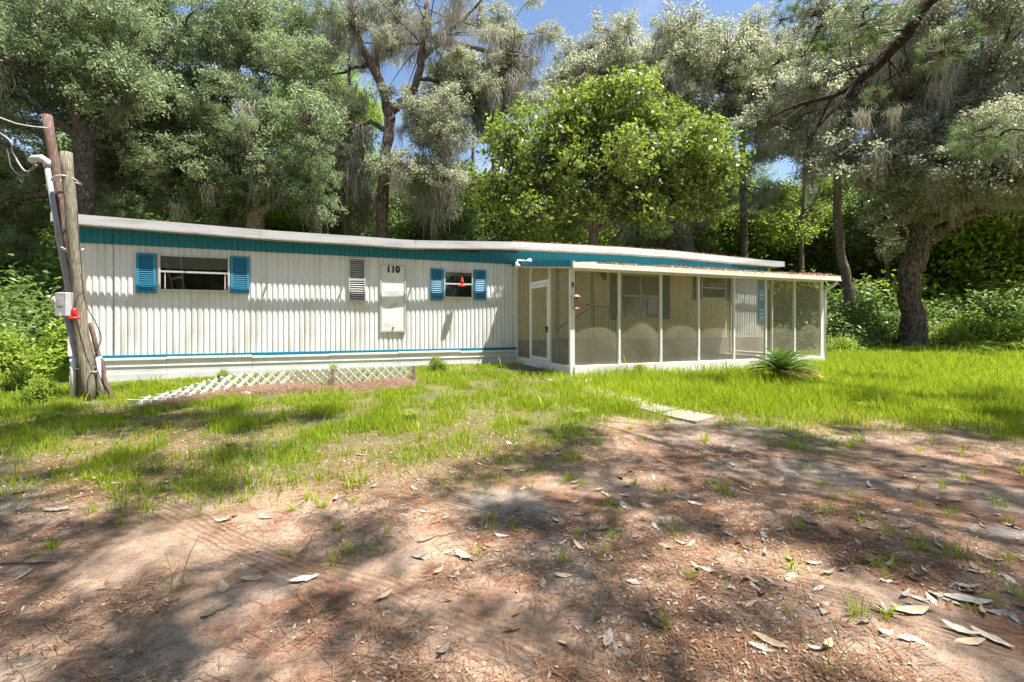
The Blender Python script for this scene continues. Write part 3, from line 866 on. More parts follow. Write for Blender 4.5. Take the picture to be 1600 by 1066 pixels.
MB().box(-.06, .08, -.06, .07, -.17, .17).build('box', M['greybox'], me_, bevel=.012)
MB().box(-.065, .085, -.072, -.06, -.16, .16).box(-.03, .05, -.076, -.072, -.02, .09).box(.0, .02, -.09, -.072, -.17, -.13).build('cover', M['greybox'], me_, bevel=.006)
e1 = MB().tube([(-.06, 0, .05), (-.075, 0, .05), (-.08, 0, .05), (-.13, 0, .05), (-.15, 0, .05)], [.082, .082, .068, .066, .045], 16).build('meter', M['beige'], me_, True)
e2 = empty('hummingbird_feeder', gpt(116, 496, -.22)); tag(e2, 'red hummingbird feeder hung on the grey post beside the meter box', 'bird feeder')
MB().lathe([(.02, -.03), (.07, -.022), (.075, -.006), (.03, .01)], 14).build('base', M['red'], e2, True)
MB().lathe([(.02, .01), (.036, .03), (.036, .1), (.02, .13)], 12).build('bottle', M['red'], e2, True)
MB().tube([(0, 0, .15), (.01, .05, .3), (.03, .1, .35)], .006, 5).build('hanger', M['wiredk'], e2)
e3 = empty('grey_pipe', gpt(120, 615, -.02)); tag(e3, 'thick grey pipe running down behind the posts below the meter box', 'pipe')
MB().tube([(-.01, .1, -.05), (-.05, .08, .6), (-.16, .05, 1.15)], .07, 10).build('shaft', M['pvc'], e3, True)
e4 = empty('white_pipe', gpt(116, 625, -.03)); tag(e4, 'thin white pipe standing left of the post foot', 'pipe')
MB().tube([(-.03, 0, -.08), (-.01, 0, .4), (.0, .02, .6)], .035, 10).build('shaft', M['pvcw'], e4, True)
e4 = empty('white_pipe', gpt(160, 617, .1)); tag(e4, 'thin white pipe leaning right of the post foot', 'pipe')
MB().tube([(.02, 0, -.08), (-.03, 0, .3), (-.06, .02, .55)], .035, 10).build('shaft', M['pvcw'], e4, True)
for (px, py, r_, lab) in ((104, 282, .155, 'uppermost wire strap wound around both leaning poles'), (113, 391, .12, 'middle wire strap around the grey weathered post'), (137, 578, .13, 'lowest cable strap around the grey post near the ground')):
    c = gpt(px, py, .06)
    p = [c + Vector((math.cos(a)*r_, math.sin(a)*r_*1.0, .03*math.sin(a*2+px))) for a in np.linspace(0, 2*math.pi, 17)]
    tag(MB().tube(p, .011, 5, False).build('wire_strap', M['wirelt'], None, True), lab, 'strap')
def cable(name, lab, pts, r, mat):
    P = [Vector(p) for p in pts]; out = []
    for i in range(len(P)-1):
        a, b, c, d = P[max(i-1, 0)], P[i], P[i+1], P[min(i+2, len(P)-1)]
        for k in range(8):
            t = k/8
            out.append(.5*((2*b)+(c-a)*t+(2*a-5*b+4*c-d)*t*t+(3*b-a-3*c+d)*t**3))
    out.append(P[-1])
    return tag(MB().tube(out, r, 6).build(name, mat, None, True), lab, 'cable')
cable('overhead_cable', 'overhead service cable reaching the top of the brown pole', [gpt(74, 200, .1), gpt(40, 196), gpt(0, 184), gpt(-160, 120, .4), gpt(-800, -150, 1.5)], .009, M['wirelt'])
cable('overhead_cable', 'twisted black cable sagging from the left to the weatherhead', [gpt(58, 258), gpt(40, 268), gpt(20, 240), gpt(0, 208), gpt(-160, 130, .4), gpt(-800, -140, 1.5)], .013, M['wire'])
cable('drip_loop', 'drooping cable loop below the weatherhead', [gpt(56, 254), gpt(38, 276, -.1), gpt(18, 262, -.1), gpt(4, 225), gpt(-60, 190, .1), gpt(-800, -150, 1.5)], .009, M['wiredk'])
cable('loose_wire', 'thin wire curling between the posts and the trailer corner', [gpt(120, 330, -.12), gpt(126, 400, -.14), gpt(133, 470, -.12), gpt(150, 505, -.1), gpt(158, 530, -.05), gpt(148, 560, -.1), gpt(160, 600, -.08)], .006, M['wiredk'])
# junction box on a stub in front of the skirting
jp = on_ground(221, 592)
jb = empty('junction_box', jp); tag(jb, 'beige junction box on a short post against the skirting', 'junction box')
MB().box(-.03, .03, -.03, .03, -.1, .24).build('post', M['stake'], jb)
MB().box(-.1, .1, -.05, .06, .22, .37).build('box', M['beige'], jb, bevel=.008)
cable('conduit_wire', 'pale flexible wire looping from the beige box to the trim', [jp+Vector((.08, .0, .36)), jp+Vector((.2, .02, .44)), jp+Vector((.32, .1, .47)), jp+Vector((.33, .25, .5))], .01, M['wirelt'])

# ------------------------------------------------------------------ lattice edging and mulch bed
lp = [on_ground(650, 598), on_ground(556, 602), on_ground(455, 606.5), on_ground(360, 614), on_ground(300, 622), on_ground(252, 629), on_ground(205, 638)]
lat = empty('lattice_fence', lp[0]); tag(lat, 'low white plastic lattice edging that sags flat at its left end', 'lattice fence')
LL = [0]
for a, b in zip(lp[:-1], lp[1:]): LL.append(LL[-1]+(b-a).xy.length)
LT = LL[-1]
def lat_pt(u, h):
    """u metres along, h metres up the sheet; the far left end has fallen over"""
    u = max(0, min(LT, u))
    x = np.interp(u, LL, [p.x for p in lp]); y = np.interp(u, LL, [p.y for p in lp])
    lean = float(sstep(LT*.52, LT*.95, u))*1.35 + .06*math.sin(u*2)
    i = 1e-2
    dx = np.interp(min(u+i, LT), LL, [p.x for p in lp])-np.interp(max(u-i, 0), LL, [p.x for p in lp])
    dy = np.interp(min(u+i, LT), LL, [p.y for p in lp])-np.interp(max(u-i, 0), LL, [p.y for p in lp])
    l = math.hypot(dx, dy); nx_, ny_ = -dy/l, dx/l
    if ny_ > 0: nx_, ny_ = -nx_, -ny_
    o = math.sin(lean)*h
    return Vector((x-nx_*o*1.0, y-ny_*o*1.0, gz(x, y)+.02+math.cos(lean)*h)) - lp[0]
hgt = .27; pitch = .15; nl = int(LT/pitch)
for k in range(nl):
    for sgn, off in ((1, .004), (-1, -.004)):
        u0 = k*pitch; u1 = u0 + hgt
        if u1 > LT: continue
        p = []
        for i in range(4):
            f = i/3; h = f*hgt if sgn > 0 else (1-f)*hgt
            q_ = lat_pt(u0+f*hgt, h); q_.y += off; p.append(q_)
        mb = MB()
        for a, b in zip(p[:-1], p[1:]): mb.bar(a, b, .007, .05, (0, -.3, 1))
        mb.build('slat', M['vinyl'], lat)
for u in (.02, LT*.33):
    q_ = lat_pt(u, 0)
    MB().box(q_.x-.025, q_.x+.025, q_.y-.06, q_.y-.015, q_.z-.2, q_.z+.28).build('stake', M['stake'], lat)
# mulch: mounds of pine straw against the lattice
mv, mf = [], []
def mulch_mesh():
    mb = MB()
    def fn(u, v):
        uu = u*LT*.97; base = lat_pt(uu, 0)+lp[0]
        dx = -.1 + .75*v
        n_ = fbm(base.x, base.y+v, 14, 3.0)
        hh = .72*(.03+.13*math.exp(-((u-.02)/.12)**2)+.10*math.exp(-((u-.62)/.16)**2)+.05)*(math.sin(math.pi*min(1, (v*.95+.08)))**.8)*(.55+.9*float(n_))
        x, y = base.x+.1*v, base.y+.08-dx*.8
        e = math.sin(math.pi*min(1, u*1.0))
        return (x, y, gz(x, y)-.02+hh*(.4+.6*min(1, e*4)))
    return mb.grid(fn, 90, 16)
t = NT('pine_straw_mulch')
fn_ = t.noise(30, 6, .75, t.coord((1, 1, 1)))
t.base(t.ramp(fn_, [(.3, (.11, .065, .045)), (.55, (.23, .145, .10)), (.75, (.38, .275, .20))])); t.rough(.95, 0, .1); t.bump(fn_, 1, .03)
M['mulch'] = t.mat
tag(mulch_mesh().build('mulch', M['mulch'], None, True), None, None, None, 'stuff')

# ------------------------------------------------------------------ walkway, slabs, stone
walk = empty('walkway', on_ground(980, 628)); walk['kind'] = 'structure'
wp = [on_ground(868, 592), on_ground(905, 604), on_ground(948, 616), on_ground(992, 630), on_ground(1045, 645), on_ground(1105, 657)]
for i, (a, b) in enumerate(zip(wp[:-1], wp[1:])):
    d = (b-a); d.z = 0; d.normalize(); n_ = Vector((-d.y, d.x, 0))*.27
    a2, b2 = a+d*.012, b-d*.012
    top = .018
    vs = []
    for z in (-.08, top):
        for p in (a2-n_, b2-n_, b2+n_, a2+n_):
            vs.append((p.x-walk.location.x, p.y-walk.location.y, max(gz(p.x, p.y), gz(a.x, a.y)*.5+gz(b.x, b.y)*.5)+z-walk.location.z))
    MB().add(vs, [(0, 3, 2, 1), (4, 5, 6, 7), (0, 1, 5, 4), (1, 2, 6, 5), (2, 3, 7, 6), (3, 0, 4, 7)]).build('paving_slab', M['conc'], walk, bevel=.008)
for (s, d, w, dd, lab) in ((8.25, 1.4, .35, .5, 'dark damp slab lying right outside the screen door'), (7.75, 1.75, .3, .28, 'dark slab in the grass left of the slab at the screen door'), (8.35, 2.35, .3, .22, 'dark slab in front of the porch corner')):
    p = H(s, d); z = gz(p.x, p.y)
    o = MB().box(-w, w, -dd, dd, -.06, .03).build('stepping_slab', M['conc_dark'], None, loc=(p.x, p.y, z), bevel=.01)
    o.rotation_euler.z = TH; tag(o, lab, 'slab')
def rock(name, lab, p, r, mat):
    mb = MB(); n = 10
    rr = random.Random(int(p.x*100))
    prof = [(r*math.sin(math.pi*i/6)*(1+.0), -r*.6*math.cos(math.pi*i/6)) for i in range(1, 6)]
    mb.lathe(prof, n); mb.v = [(x*rr.uniform(.8, 1.2), y*rr.uniform(.75, 1.1), z*rr.uniform(.8, 1.2)+r*.35) for x, y, z in mb.v]
    return tag(mb.build(name, mat, None, False, p), lab, 'rock')
rock('white_rock', 'white rock half hidden in grass beside the walkway', on_ground(919, 600), .1, M['curb'])
rock('grey_rock', 'grey stone lying on mulch below the lattice', on_ground(385, 618), .07, M['conc'])

# ------------------------------------------------------------------ foliage building blocks
def unit(v): return v/(np.linalg.norm(v, axis=1)[:, None]+1e-9)
def leaves(c, L, W, nrm, rng, fold=.25):
    n = len(c)
    nn = unit(nrm)
    t_ = unit(np.cross(nn, unit(rng.normal(size=(n, 3)))))
    b_ = np.cross(nn, t_)
    L = (L*rng.uniform(.5, 1.35, n))[:, None]; W = (W*rng.uniform(.75, 1.2, n))[:, None]
    v = np.stack([c-t_*L/2, c+b_*W/2+nn*W*fold-t_*L*.06, c+t_*L/2, c-b_*W/2+nn*W*fold-t_*L*.06], 1).reshape(-1, 3)
    return v, np.arange(n*4).reshape(-1, 4)
def cluster(name, seed, n, R, L, W, lmat, m=46, sig=.2, flat=.65, up=.7, droop=0.0):
    rng = np.random.default_rng(seed)
    u = unit(rng.normal(size=(m, 3)))*(rng.uniform(.15, 1, m)**.5)[:, None]*R
    u[:, 2] *= flat
    k = rng.integers(0, m, n)
    off = rng.normal(size=(n, 3))*sig*np.array([1, 1, .75])
    c = u[k]+off
    c[:, 2] -= droop*np.linalg.norm(c[:, :2], axis=1)**2
    nrm = rng.normal(size=(n, 3))*.65+unit(c)*.45+np.array([0, 0, up*.75])
    v, q = leaves(c, L, W, nrm, rng)
    mb = MB()
    for p in u:
        p = Vector(p); p.z -= droop*(p.x**2+p.y**2)
        mid = p*.5+Vector((rng.normal()*.1*R, rng.normal()*.1*R, .05*R))
        mb.tube([(0, 0, -.25*R), mid, p], [.011*R, .008*R, .003], 3, False)
    nv = len(v)
    v = np.concatenate([v, np.array(mb.v)]); tq = np.array(mb.f)+nv
    tint = np.concatenate([np.clip(rng.beta(1.6, 2.4, n)+(rng.uniform(0, 1, m)[k]-.5)*.3, 0, 1), np.zeros(len(tq))])
    return np_mesh(name, v, np.concatenate([q, tq]), None, [lmat, M['twig']], tint, np.concatenate([np.zeros(len(q)), np.ones(len(tq))]))
CL = {}
CL['oak'] = [cluster('foliage', 100+i, 2500, 1.15, .098, .048, M['oak'], 46, .12, .6, .2) for i in range(4)]
CL['oak2'] = [cluster('foliage', 200+i, 2300, 1.15, .102, .052, M['oak2'], 46, .12, .6, .2) for i in range(4)]
CL['broad'] = [cluster('foliage', 300+i, 640, 1.1, .19, .11, M['broad'], 40, .16, .65, .3) for i in range(4)]
CL['lime'] = [cluster('foliage', 400+i, 1150, 1.15, .15, .085, M['lime'], 40, .24, .7, .6) for i in range(3)]
CL['dark'] = [cluster('foliage', 500+i, 1350, 1.15, .13, .065, M['shrub'], 40, .24, .7, .6) for i in range(3)]
def needle_cluster(name, seed, m=34, per=46, R=.8):
    rng = np.random.default_rng(seed)
    u = unit(rng.normal(size=(m, 3)))*(rng.uniform(.2, 1, m)**.5)[:, None]*R; u[:, 2] *= .55
    n = m*per
    c0 = np.repeat(u, per, 0)
    d = unit(rng.normal(size=(n, 3))+unit(c0)*.8+np.array([0, 0, .2]))
    l = rng.uniform(.14, .26, n)[:, None]
    s = unit(np.cross(d, rng.normal(size=(n, 3))))*.006
    b = c0+d*.02+rng.normal(size=(n, 3))*.03
    v = np.stack([b-s, b+s, b+d*l+s*.3, b+d*l-s*.3], 1).reshape(-1, 3)
    mb = MB()
    for p in u: mb.tube([(0, 0, 0), Vector(p)*.5+Vector((0, 0, -.06)), Vector(p)], [.016, .012, .006], 3, False)
    q = np.arange(n*4).reshape(-1, 4); tq = np.array(mb.f)+len(v)
    v = np.concatenate([v, np.array(mb.v)])
    return np_mesh(name, v, np.concatenate([q, tq]), None, [M['needle'], M['twig']], np.concatenate([rng.uniform(0, 1, n), np.zeros(len(tq))]), np.concatenate([np.zeros(n), np.ones(len(tq))]))
CL['pine'] = [needle_cluster('foliage', 600+i, 30, 34) for i in range(3)]
def moss_mesh(seed, n=90):
    rng = np.random.default_rng(seed)
    V, Q, T = [], [], []
    for i in range(n):
        p = np.array([rng.normal()*.28, rng.normal()*.28, rng.uniform(-.05, .1)])
        L = rng.uniform(.35, 1.5)*(1.15-min(1, np.hypot(p[0], p[1])/.7)); w = rng.uniform(.007, .022)
        a = rng.uniform(0, np.pi); sx = np.array([np.cos(a), np.sin(a), 0])
        ks = 6; b0 = len(V)
        for k in range(ks+1):
            f = k/ks
            V += [p-sx*w*(1-f*.85), p+sx*w*(1-f*.85)]
            p = p+np.array([rng.normal()*.075, rng.normal()*.075, -L/ks*rng.uniform(.6, 1.4)])
        for k in range(ks):
            Q.append((b0+2*k, b0+2*k+1, b0+2*k+3, b0+2*k+2)); T.append(rng.uniform(0, 1))
    return np_mesh('moss', np.array(V), np.array(Q), None, [M['moss']], T)
MOSS = [moss_mesh(700+i) for i in range(4)]

def spread(rng, n, blob):
    cx, cy, cz, rx, ry, rz = blob
    pts = []
    for _ in range(n):
        best, bd = None, -1
        for _k in range(8):
            u = rng.normal(size=3); u /= np.linalg.norm(u); u *= rng.uniform(.05, 1)**.5*rng.choice([1, 1, 1.3])
            p = np.array([cx+u[0]*rx, cy+u[1]*ry, cz+u[2]*rz])
            dd = min([np.linalg.norm(p-q_) for q_ in pts], default=9)
            if dd > bd: best, bd = p, dd
        pts.append(best)
    return pts
def bez(a, b, c, n):
    return [a*(1-t)**2+b*2*t*(1-t)+c*t*t for t in [i/n for i in range(n+1)]]
def tree(name, label, trunk, blobs, kind, sc=1.0, seed=1, group=None, bark='bark_oak', moss=0, limbs=(), cat='tree', hub_r=.4, mossk=.75):
    """trunk: [(Vector, radius)]; blobs: [(cx,cy,cz,rx,ry,rz,n)] of foliage; limbs: extra bare limbs [[(Vector, r)...]]"""
    rng = np.random.default_rng(seed)
    b0 = trunk[0][0].copy()
    root = empty(name, b0); tag(root, label, cat, group)
    mb = MB()
    def path(pr, n=10):
        P = [p-b0 for p, r in pr]; R = [r for p, r in pr]; out, rr = [], []
        for i in range(len(P)-1):
            a, b, c, d = P[max(i-1, 0)], P[i], P[i+1], P[min(i+2, len(P)-1)]
            for k in range(4):
                t = k/4
                q_ = .5*((2*b)+(c-a)*t+(2*a-5*b+4*c-d)*t*t+(3*b-a-3*c+d)*t**3)
                out.append(q_+Vector(rng.normal(size=3))*R[i]*.12); rr.append(R[i]+(R[i+1]-R[i])*t)
        out.append(P[-1]); rr.append(R[-1])
        if n > 8 and rr: rr[0] *= 1.35
        mb.tube(out, rr, n, True, .1)
        return list(zip(out, rr))
    nodes = path(trunk, 12)
    nodes = nodes[len(nodes)//3:]
    for lb in limbs: nodes += path(lb, 8)[2:]
    crown = empty('crown', (0, 0, 0), 0, root)
    anchors = []
    for bl in blobs:
        c = Vector(bl[:3])-b0
        cand = sorted(nodes, key=lambda q_: (q_[0]-c).length + max(0, q_[0].z-c.z)*1.2)[0]
        a, r = cand
        r = min(r*.6, .16)
        mid = a*.45+c*.55+Vector((rng.normal()*.4, rng.normal()*.4, .35+rng.normal()*.3))
        pp = bez(a, mid, c, 7)
        mb.tube([p+Vector(rng.normal(size=3))*.05 for p in pp[:-1]]+[pp[-1]], [r*(1-.65*i/7) for i in range(8)], 6, False, .08)
        for p in spread(rng, int(bl[6]*1.35), bl[:6]):
            p = Vector(p)-b0
            h = min(pp[2:], key=lambda q_: (q_-p).length)
            m_ = (h+p)*.5+Vector((rng.normal()*.25, rng.normal()*.25, .15))
            mb.tube(bez(h, m_, p, 4), [.05*sc, .04*sc, .03*sc, .022*sc, .015*sc], 4, False)
            s = sc*(bl[7] if len(bl) > 7 else 1)*rng.uniform(.5, 1.2)
            place(CL[kind][rng.integers(len(CL[kind]))], 'foliage', crown, p, (rng.normal()*.25, rng.normal()*.25, rng.uniform(0, 6.28)), (s*rng.uniform(.9, 1.15), s*rng.uniform(.9, 1.15), s*rng.uniform(.85, 1.1)))['kind'] = 'stuff'
            anchors.append(p); anchors.append(m_)
    mb.build('trunk', M[bark], root, True)
    if moss:
        hang = empty('moss_beard', (0, 0, 0), 0, root)
        for k in range(moss):
            p = anchors[rng.integers(len(anchors))] + Vector((rng.normal()*.4, rng.normal()*.4, -.25))
            s = mossk*rng.uniform(.7, 1.6)
            place(MOSS[rng.integers(4)], 'moss', hang, p, (0, 0, rng.uniform(0, 6.28)), (s*.8, s*.8, s*1.25))['kind'] = 'stuff'
    return root
def B(px, py, Y, rxp, ryp, n, k8=1, ryd=None):
    """blob given by its place and half-size in the photo, at Y metres"""
    p = at(px, py, Y); k = Y/F
    return (p.x, p.y, p.z, rxp*k, ryd if ryd else rxp*k*.7, ryp*k, n, k8)
def base_at(px, Y):
    x = (px-800)/F*Y
    return Vector((x, Y, gz(x, Y)-.1))

# ------------------------------------------------------------------ trees one can tell apart
tree('live_oak', 'spreading live oak at far left with dark crooked limbs above the poles',
     [(base_at(118, 14), .36), (at(128, 330, 14), .3), (at(128, 215, 13.8), .2), (at(106, 140, 13.8), .15), (at(92, 60, 13.8), .09)],
     [B(30, 60, 16.5, 130, 70, 15), B(215, 90, 16.5, 100, 80, 13), B(-140, 130, 15, 110, 120, 12), B(60, 300, 16.5, 80, 50, 7), B(210, 250, 16, 80, 70, 11), B(150, 40, 13.6, 50, 35, 4), B(20, 110, 13.4, 50, 30, 4), B(85, 30, 13.8, 40, 30, 3), B(-10, 190, 13.6, 40, 25, 3), B(190, 130, 14, 40, 40, 4), B(320, 60, 17, 90, 90, 10), B(-40, 330, 15, 90, 80, 7), B(120, -60, 16, 160, 60, 8)],
     'oak', 1.0, 41, moss=22, bark='bark_dk', limbs=[[(at(128, 215, 13.8), .16), (at(75, 180, 13.7), .11), (at(35, 155, 13.6), .08), (at(0, 140, 13.5), .05)], [(at(106, 145, 13.8), .1), (at(112, 110, 13.8), .09), (at(98, 85, 13.8), .07)], [(at(106, 140, 13.8), .1), (at(150, 70, 14.4), .08), (at(200, 20, 15), .05)], [(at(128, 300, 14), .14), (at(70, 215, 13.8), .1), (at(20, 195, 13.7), .08), (at(-30, 180, 13.6), .05)]])
tree('live_oak', 'live oak behind the left half of the roof, curved pale trunk above the eave',
     [(base_at(398, 18), .36), (at(398, 330, 18), .32), (at(380, 290, 18), .25), (at(350, 200, 18), .2), (at(370, 100, 18), .12)],
     [B(300, 190, 17, 100, 80, 14), B(400, 230, 17, 90, 70, 13), B(400, 110, 18.5, 110, 90, 14), B(290, 290, 17.5, 90, 45, 9), B(450, 285, 18, 60, 45, 7), B(430, 40, 20, 90, 60, 6), B(180, 180, 18, 80, 80, 9)],
     'oak', 1.0, 42, moss=30, bark='bark_pale', limbs=[[(at(392, 310, 18), .22), (at(340, 315, 17.8), .15), (at(310, 290, 17.6), .09)], [(at(398, 335, 18), .2), (at(450, 300, 18), .12), (at(480, 250, 18), .07)]])
tree('live_oak', 'tall moss-hung oak behind the roof middle, forked high trunk against the sky',
     [(base_at(594, 20.5), .33), (at(597, 340, 20.5), .27), (at(606, 230, 20.5), .24), (at(607, 170, 21), .23), (at(585, 110, 21), .2), (at(560, 60, 21), .16), (at(545, -30, 21), .12)],
     [B(672, 205, 20, 55, 40, 8), B(668, 280, 20, 55, 40, 6), B(660, 70, 21, 130, 70, 16, .5), B(560, 40, 21.5, 70, 50, 8, .55), B(790, 90, 21.5, 60, 50, 8, .5), B(540, 210, 21, 40, 50, 5, .7), B(745, 140, 22.5, 75, 45, 11), B(510, 120, 22, 50, 60, 5), B(585, 30, 22, 60, 45, 3), B(700, 30, 21.5, 110, 40, 5), B(800, 50, 22, 70, 60, 4), B(540, 260, 22, 60, 50, 7), B(790, 180, 22, 50, 40, 4), B(620, -40, 22, 130, 50, 3)],
     'oak2', .95, 43, moss=150, bark='bark_mid', mossk=.95,
     limbs=[[(at(607, 180, 21), .2), (at(648, 140, 21), .18), (at(660, 70, 21), .15), (at(668, 0, 21), .1)], [(at(655, 100, 21), .14), (at(690, 68, 21), .12), (at(760, 80, 21), .09), (at(830, 90, 21), .05)], [(at(590, 115, 21), .12), (at(590, 60, 21.4), .09), (at(600, 0, 21.6), .06)], [(at(690, 60, 21), .09), (at(725, 30, 21), .07), (at(760, -10, 21), .05)], [(at(605, 250, 21), .12), (at(650, 265, 20.6), .09), (at(705, 280, 20.5), .05)]])
tree('broadleaf_tree', 'bright green large-leaved tree with rounded crown right behind the porch roof',
     [(base_at(930, 17.5), .2), (at(928, 370, 17.5), .17), (at(945, 320, 17.5), .14), (at(955, 230, 17.5), .1), (at(960, 160, 17.5), .05)],
     [B(960, 195, 17.2, 85, 45, 14), B(875, 245, 17, 68, 50, 12), B(1050, 240, 17.2, 70, 48, 12), B(960, 275, 16.8, 95, 42, 12), B(822, 290, 17.2, 45, 35, 6), B(1088, 295, 17, 48, 40, 8), B(878, 330, 17, 65, 22, 5), B(1005, 322, 17.3, 55, 25, 5), B(800, 240, 17.6, 35, 30, 3), B(950, 145, 17.4, 45, 20, 4)],
     'broad', .9, 44, limbs=[[(at(932, 360, 17.5), .12), (at(965, 340, 17.4), .1), (at(1020, 290, 17.3), .06)], [(at(928, 365, 17.5), .12), (at(890, 330, 17.4), .09), (at(840, 290, 17.3), .05)], [(at(960, 378, 17.8), .1), (at(985, 340, 17.6), .07), (at(1010, 270, 17.5), .04)]])
tree('live_oak', 'grey-green oak behind the porch with thick dark forked trunk',
     [(base_at(1072, 25), .5), (at(1072, 385, 25), .45), (at(1065, 365, 25), .4), (at(1085, 330, 25), .3), (at(1080, 200, 25), .22), (at(1070, 100, 25), .12)],
     [B(1000, 120, 24, 90, 55, 15), B(1110, 130, 24, 90, 60, 16), B(1200, 90, 24.5, 80, 60, 12), B(935, 100, 25, 55, 35, 6), B(1180, 190, 24, 70, 60, 10), B(1060, 85, 26, 110, 25, 7), B(890, 140, 25, 40, 50, 4), B(1160, 290, 25, 50, 40, 4), B(1030, 360, 25.5, 50, 20, 3)],
     'oak2', 1.3, 45, moss=26, limbs=[[(at(1075, 350, 25), .3), (at(1030, 330, 25), .22), (at(985, 330, 24.8), .12)], [(at(1080, 345, 25), .25), (at(1100, 350, 25), .2), (at(1130, 300, 25), .1)]])
ro = [(base_at(1425, 17.4), .56), (at(1426, 500, 17.4), .36), (at(1420, 450, 17.4), .35), (at(1429, 400, 17.4), .38), (at(1440, 372, 17.4), .30), (at(1425, 330, 17.4), .26), (at(1410, 230, 17.4), .2), (at(1420, 120, 17.4), .12)]
tree('live_oak', 'gnarled live oak at right edge of the yard with silver crown and long arching limb', ro,
     [B(1330, 110, 16.5, 80, 80, 11), B(1450, 90, 16, 90, 80, 14), B(1560, 90, 15.5, 90, 90, 14), B(1420, 230, 16, 80, 55, 10), B(1540, 230, 15, 80, 60, 12), B(1320, 230, 17.5, 60, 60, 7), B(1520, 290, 15.5, 60, 22, 4), B(1590, 280, 15, 50, 30, 4), B(1420, 340, 17.2, 40, 25, 3), B(1680, 170, 16, 80, 120, 8), B(1250, 210, 18.5, 50, 60, 5), B(1460, -20, 17, 190, 50, 10)],
     'oak2', 1.0, 46, moss=110, bark='bark_mid',
     limbs=[[(at(1437, 385, 17.4), .28), (at(1465, 365, 17), .23), (at(1495, 345, 16.5), .18), (at(1545, 325, 16), .13), (at(1610, 290, 15.5), .09), (at(1700, 260, 15.5), .08)], [(at(1425, 330, 17.4), .16), (at(1375, 300, 17), .12), (at(1320, 250, 17), .07)]])

# the pine whose bough hangs into the top right corner; its trunk stands outside the frame
pbr = [(Vector((12.5, 4.5, 9.4)), .17), (at(1560, -80, 7.3), .13), (at(1455, -5, 7.5), .105), (at(1420, 48, 7.6), .095), (at(1385, 90, 7.8), .08), (at(1340, 128, 8.0), .065), (at(1300, 150, 8.1), .045), (at(1250, 163, 8.2), .03), (at(1205, 182, 8.3), .016)]
def sub(px0, py0, px1, py1, Y, r): 
    a, b = at(px0, py0, Y), at(px1, py1, Y+RX.uniform(-.3, .3))
    m = a*.5+b*.5+Vector((RX.uniform(-.1, .1), 0, RX.uniform(0, .12)))
    return [(a, r), (m, r*.7), (b, r*.25)]
subs = [sub(1340, 128, 1262, 215, 8, .04), sub(1300, 150, 1255, 245, 8.1, .025), sub(1262, 163, 1200, 222, 8.2, .02), sub(1345, 122, 1325, 90, 8, .02), sub(1370, 100, 1300, 120, 7.9, .02), sub(1385, 90, 1420, 150, 7.8, .02), sub(1400, 70, 1365, 120, 7.7, .015), sub(1350, 125, 1350, 160, 8, .015), sub(1300, 150, 1300, 190, 8.1, .012), sub(1280, 170, 1230, 200, 8.1, .015), sub(1420, 45, 1330, 60, 7.6, .02), sub(1250, 163, 1215, 150, 8.2, .012), sub(1390, 85, 1410, 165, 7.8, .018), sub(1340, 130, 1300, 100, 8, .015), sub(1270, 180, 1262, 230, 8.05, .012), sub(1320, 15, 1350, -30, 7.3, .012), sub(1410, 60, 1440, 130, 7.7, .012)]
tree('pine_tree', 'dark pine bough with drooping twigs hanging in from the top right', [(Vector((12.5, 4.5, 0)), .3), (Vector((12.6, 4.6, 5)), .25), (Vector((12.5, 4.5, 10)), .2), (Vector((12.5, 4.4, 16)), .1)],
     [(*at(1345, 40, 7.7), .5, .5, .25, 2), (*at(1410, 110, 7.9), .3, .5, .3, 2), (*at(1215, 110, 8.3), .4, .4, .2, 1),  (13, 4, 14, 2.5, 2.5, 3, 14), (10.5, 3.5, 11, 2, 2, 1.5, 8), (*at(1560, 215, 8.5), .6, .5, .25, 3)],
     'pine', .62, 47, None, 'bark_shaded', 6, [pbr]+subs, mossk=.35)

# big shade oak standing right of and behind the camera: its crown dapples the ground in front of the photographer
SD = np.array([SUN.x, SUN.y, SUN.z])/SUN.z
def shade_want(x, y):
    base = (.64-.04*(1-sstep(-2.5, .5, x)))*(1-sstep(3.6, 5.0, y))
    base = np.maximum(base, .70*np.exp(-(((x-2.6)/3.2)**2+((y-4.3)/1.1)**2)))
    base = np.maximum(base, 1.1*np.exp(-(((x+4.6)/1.8)**2+((y-5.5)/.6)**2)))
    base = np.maximum(base, .55*np.exp(-(((x-6.0)/2.0)**2+((y-5.2)/.8)**2)))
    base = base*(1-.2*sstep(2.6, 1.6, y)*(1-sstep(-.6, .6, x)))
    base = base*(1-.75*np.exp(-(((x+1.6)/1.5)**2+((y-3.5)/.75)**2)))
    return base
rng = np.random.default_rng(5)
cand = np.stack([rng.uniform(-9, 9, 9000), rng.uniform(-2.0, 6.6, 9000)], 1)
want = shade_want(cand[:, 0], cand[:, 1])
nz = fbm(cand[:, 0], cand[:, 1], 55, 1.6)*.4+fbm(cand[:, 0], cand[:, 1], 58, 3.4)*.6
keep = cand[(nz < .32+.27*want) & (want > .2)]
small = [cluster('foliage', 800+i, 330, .44, .10, .055, M['oak'], 14, .12, .6, .8) for i in range(4)]
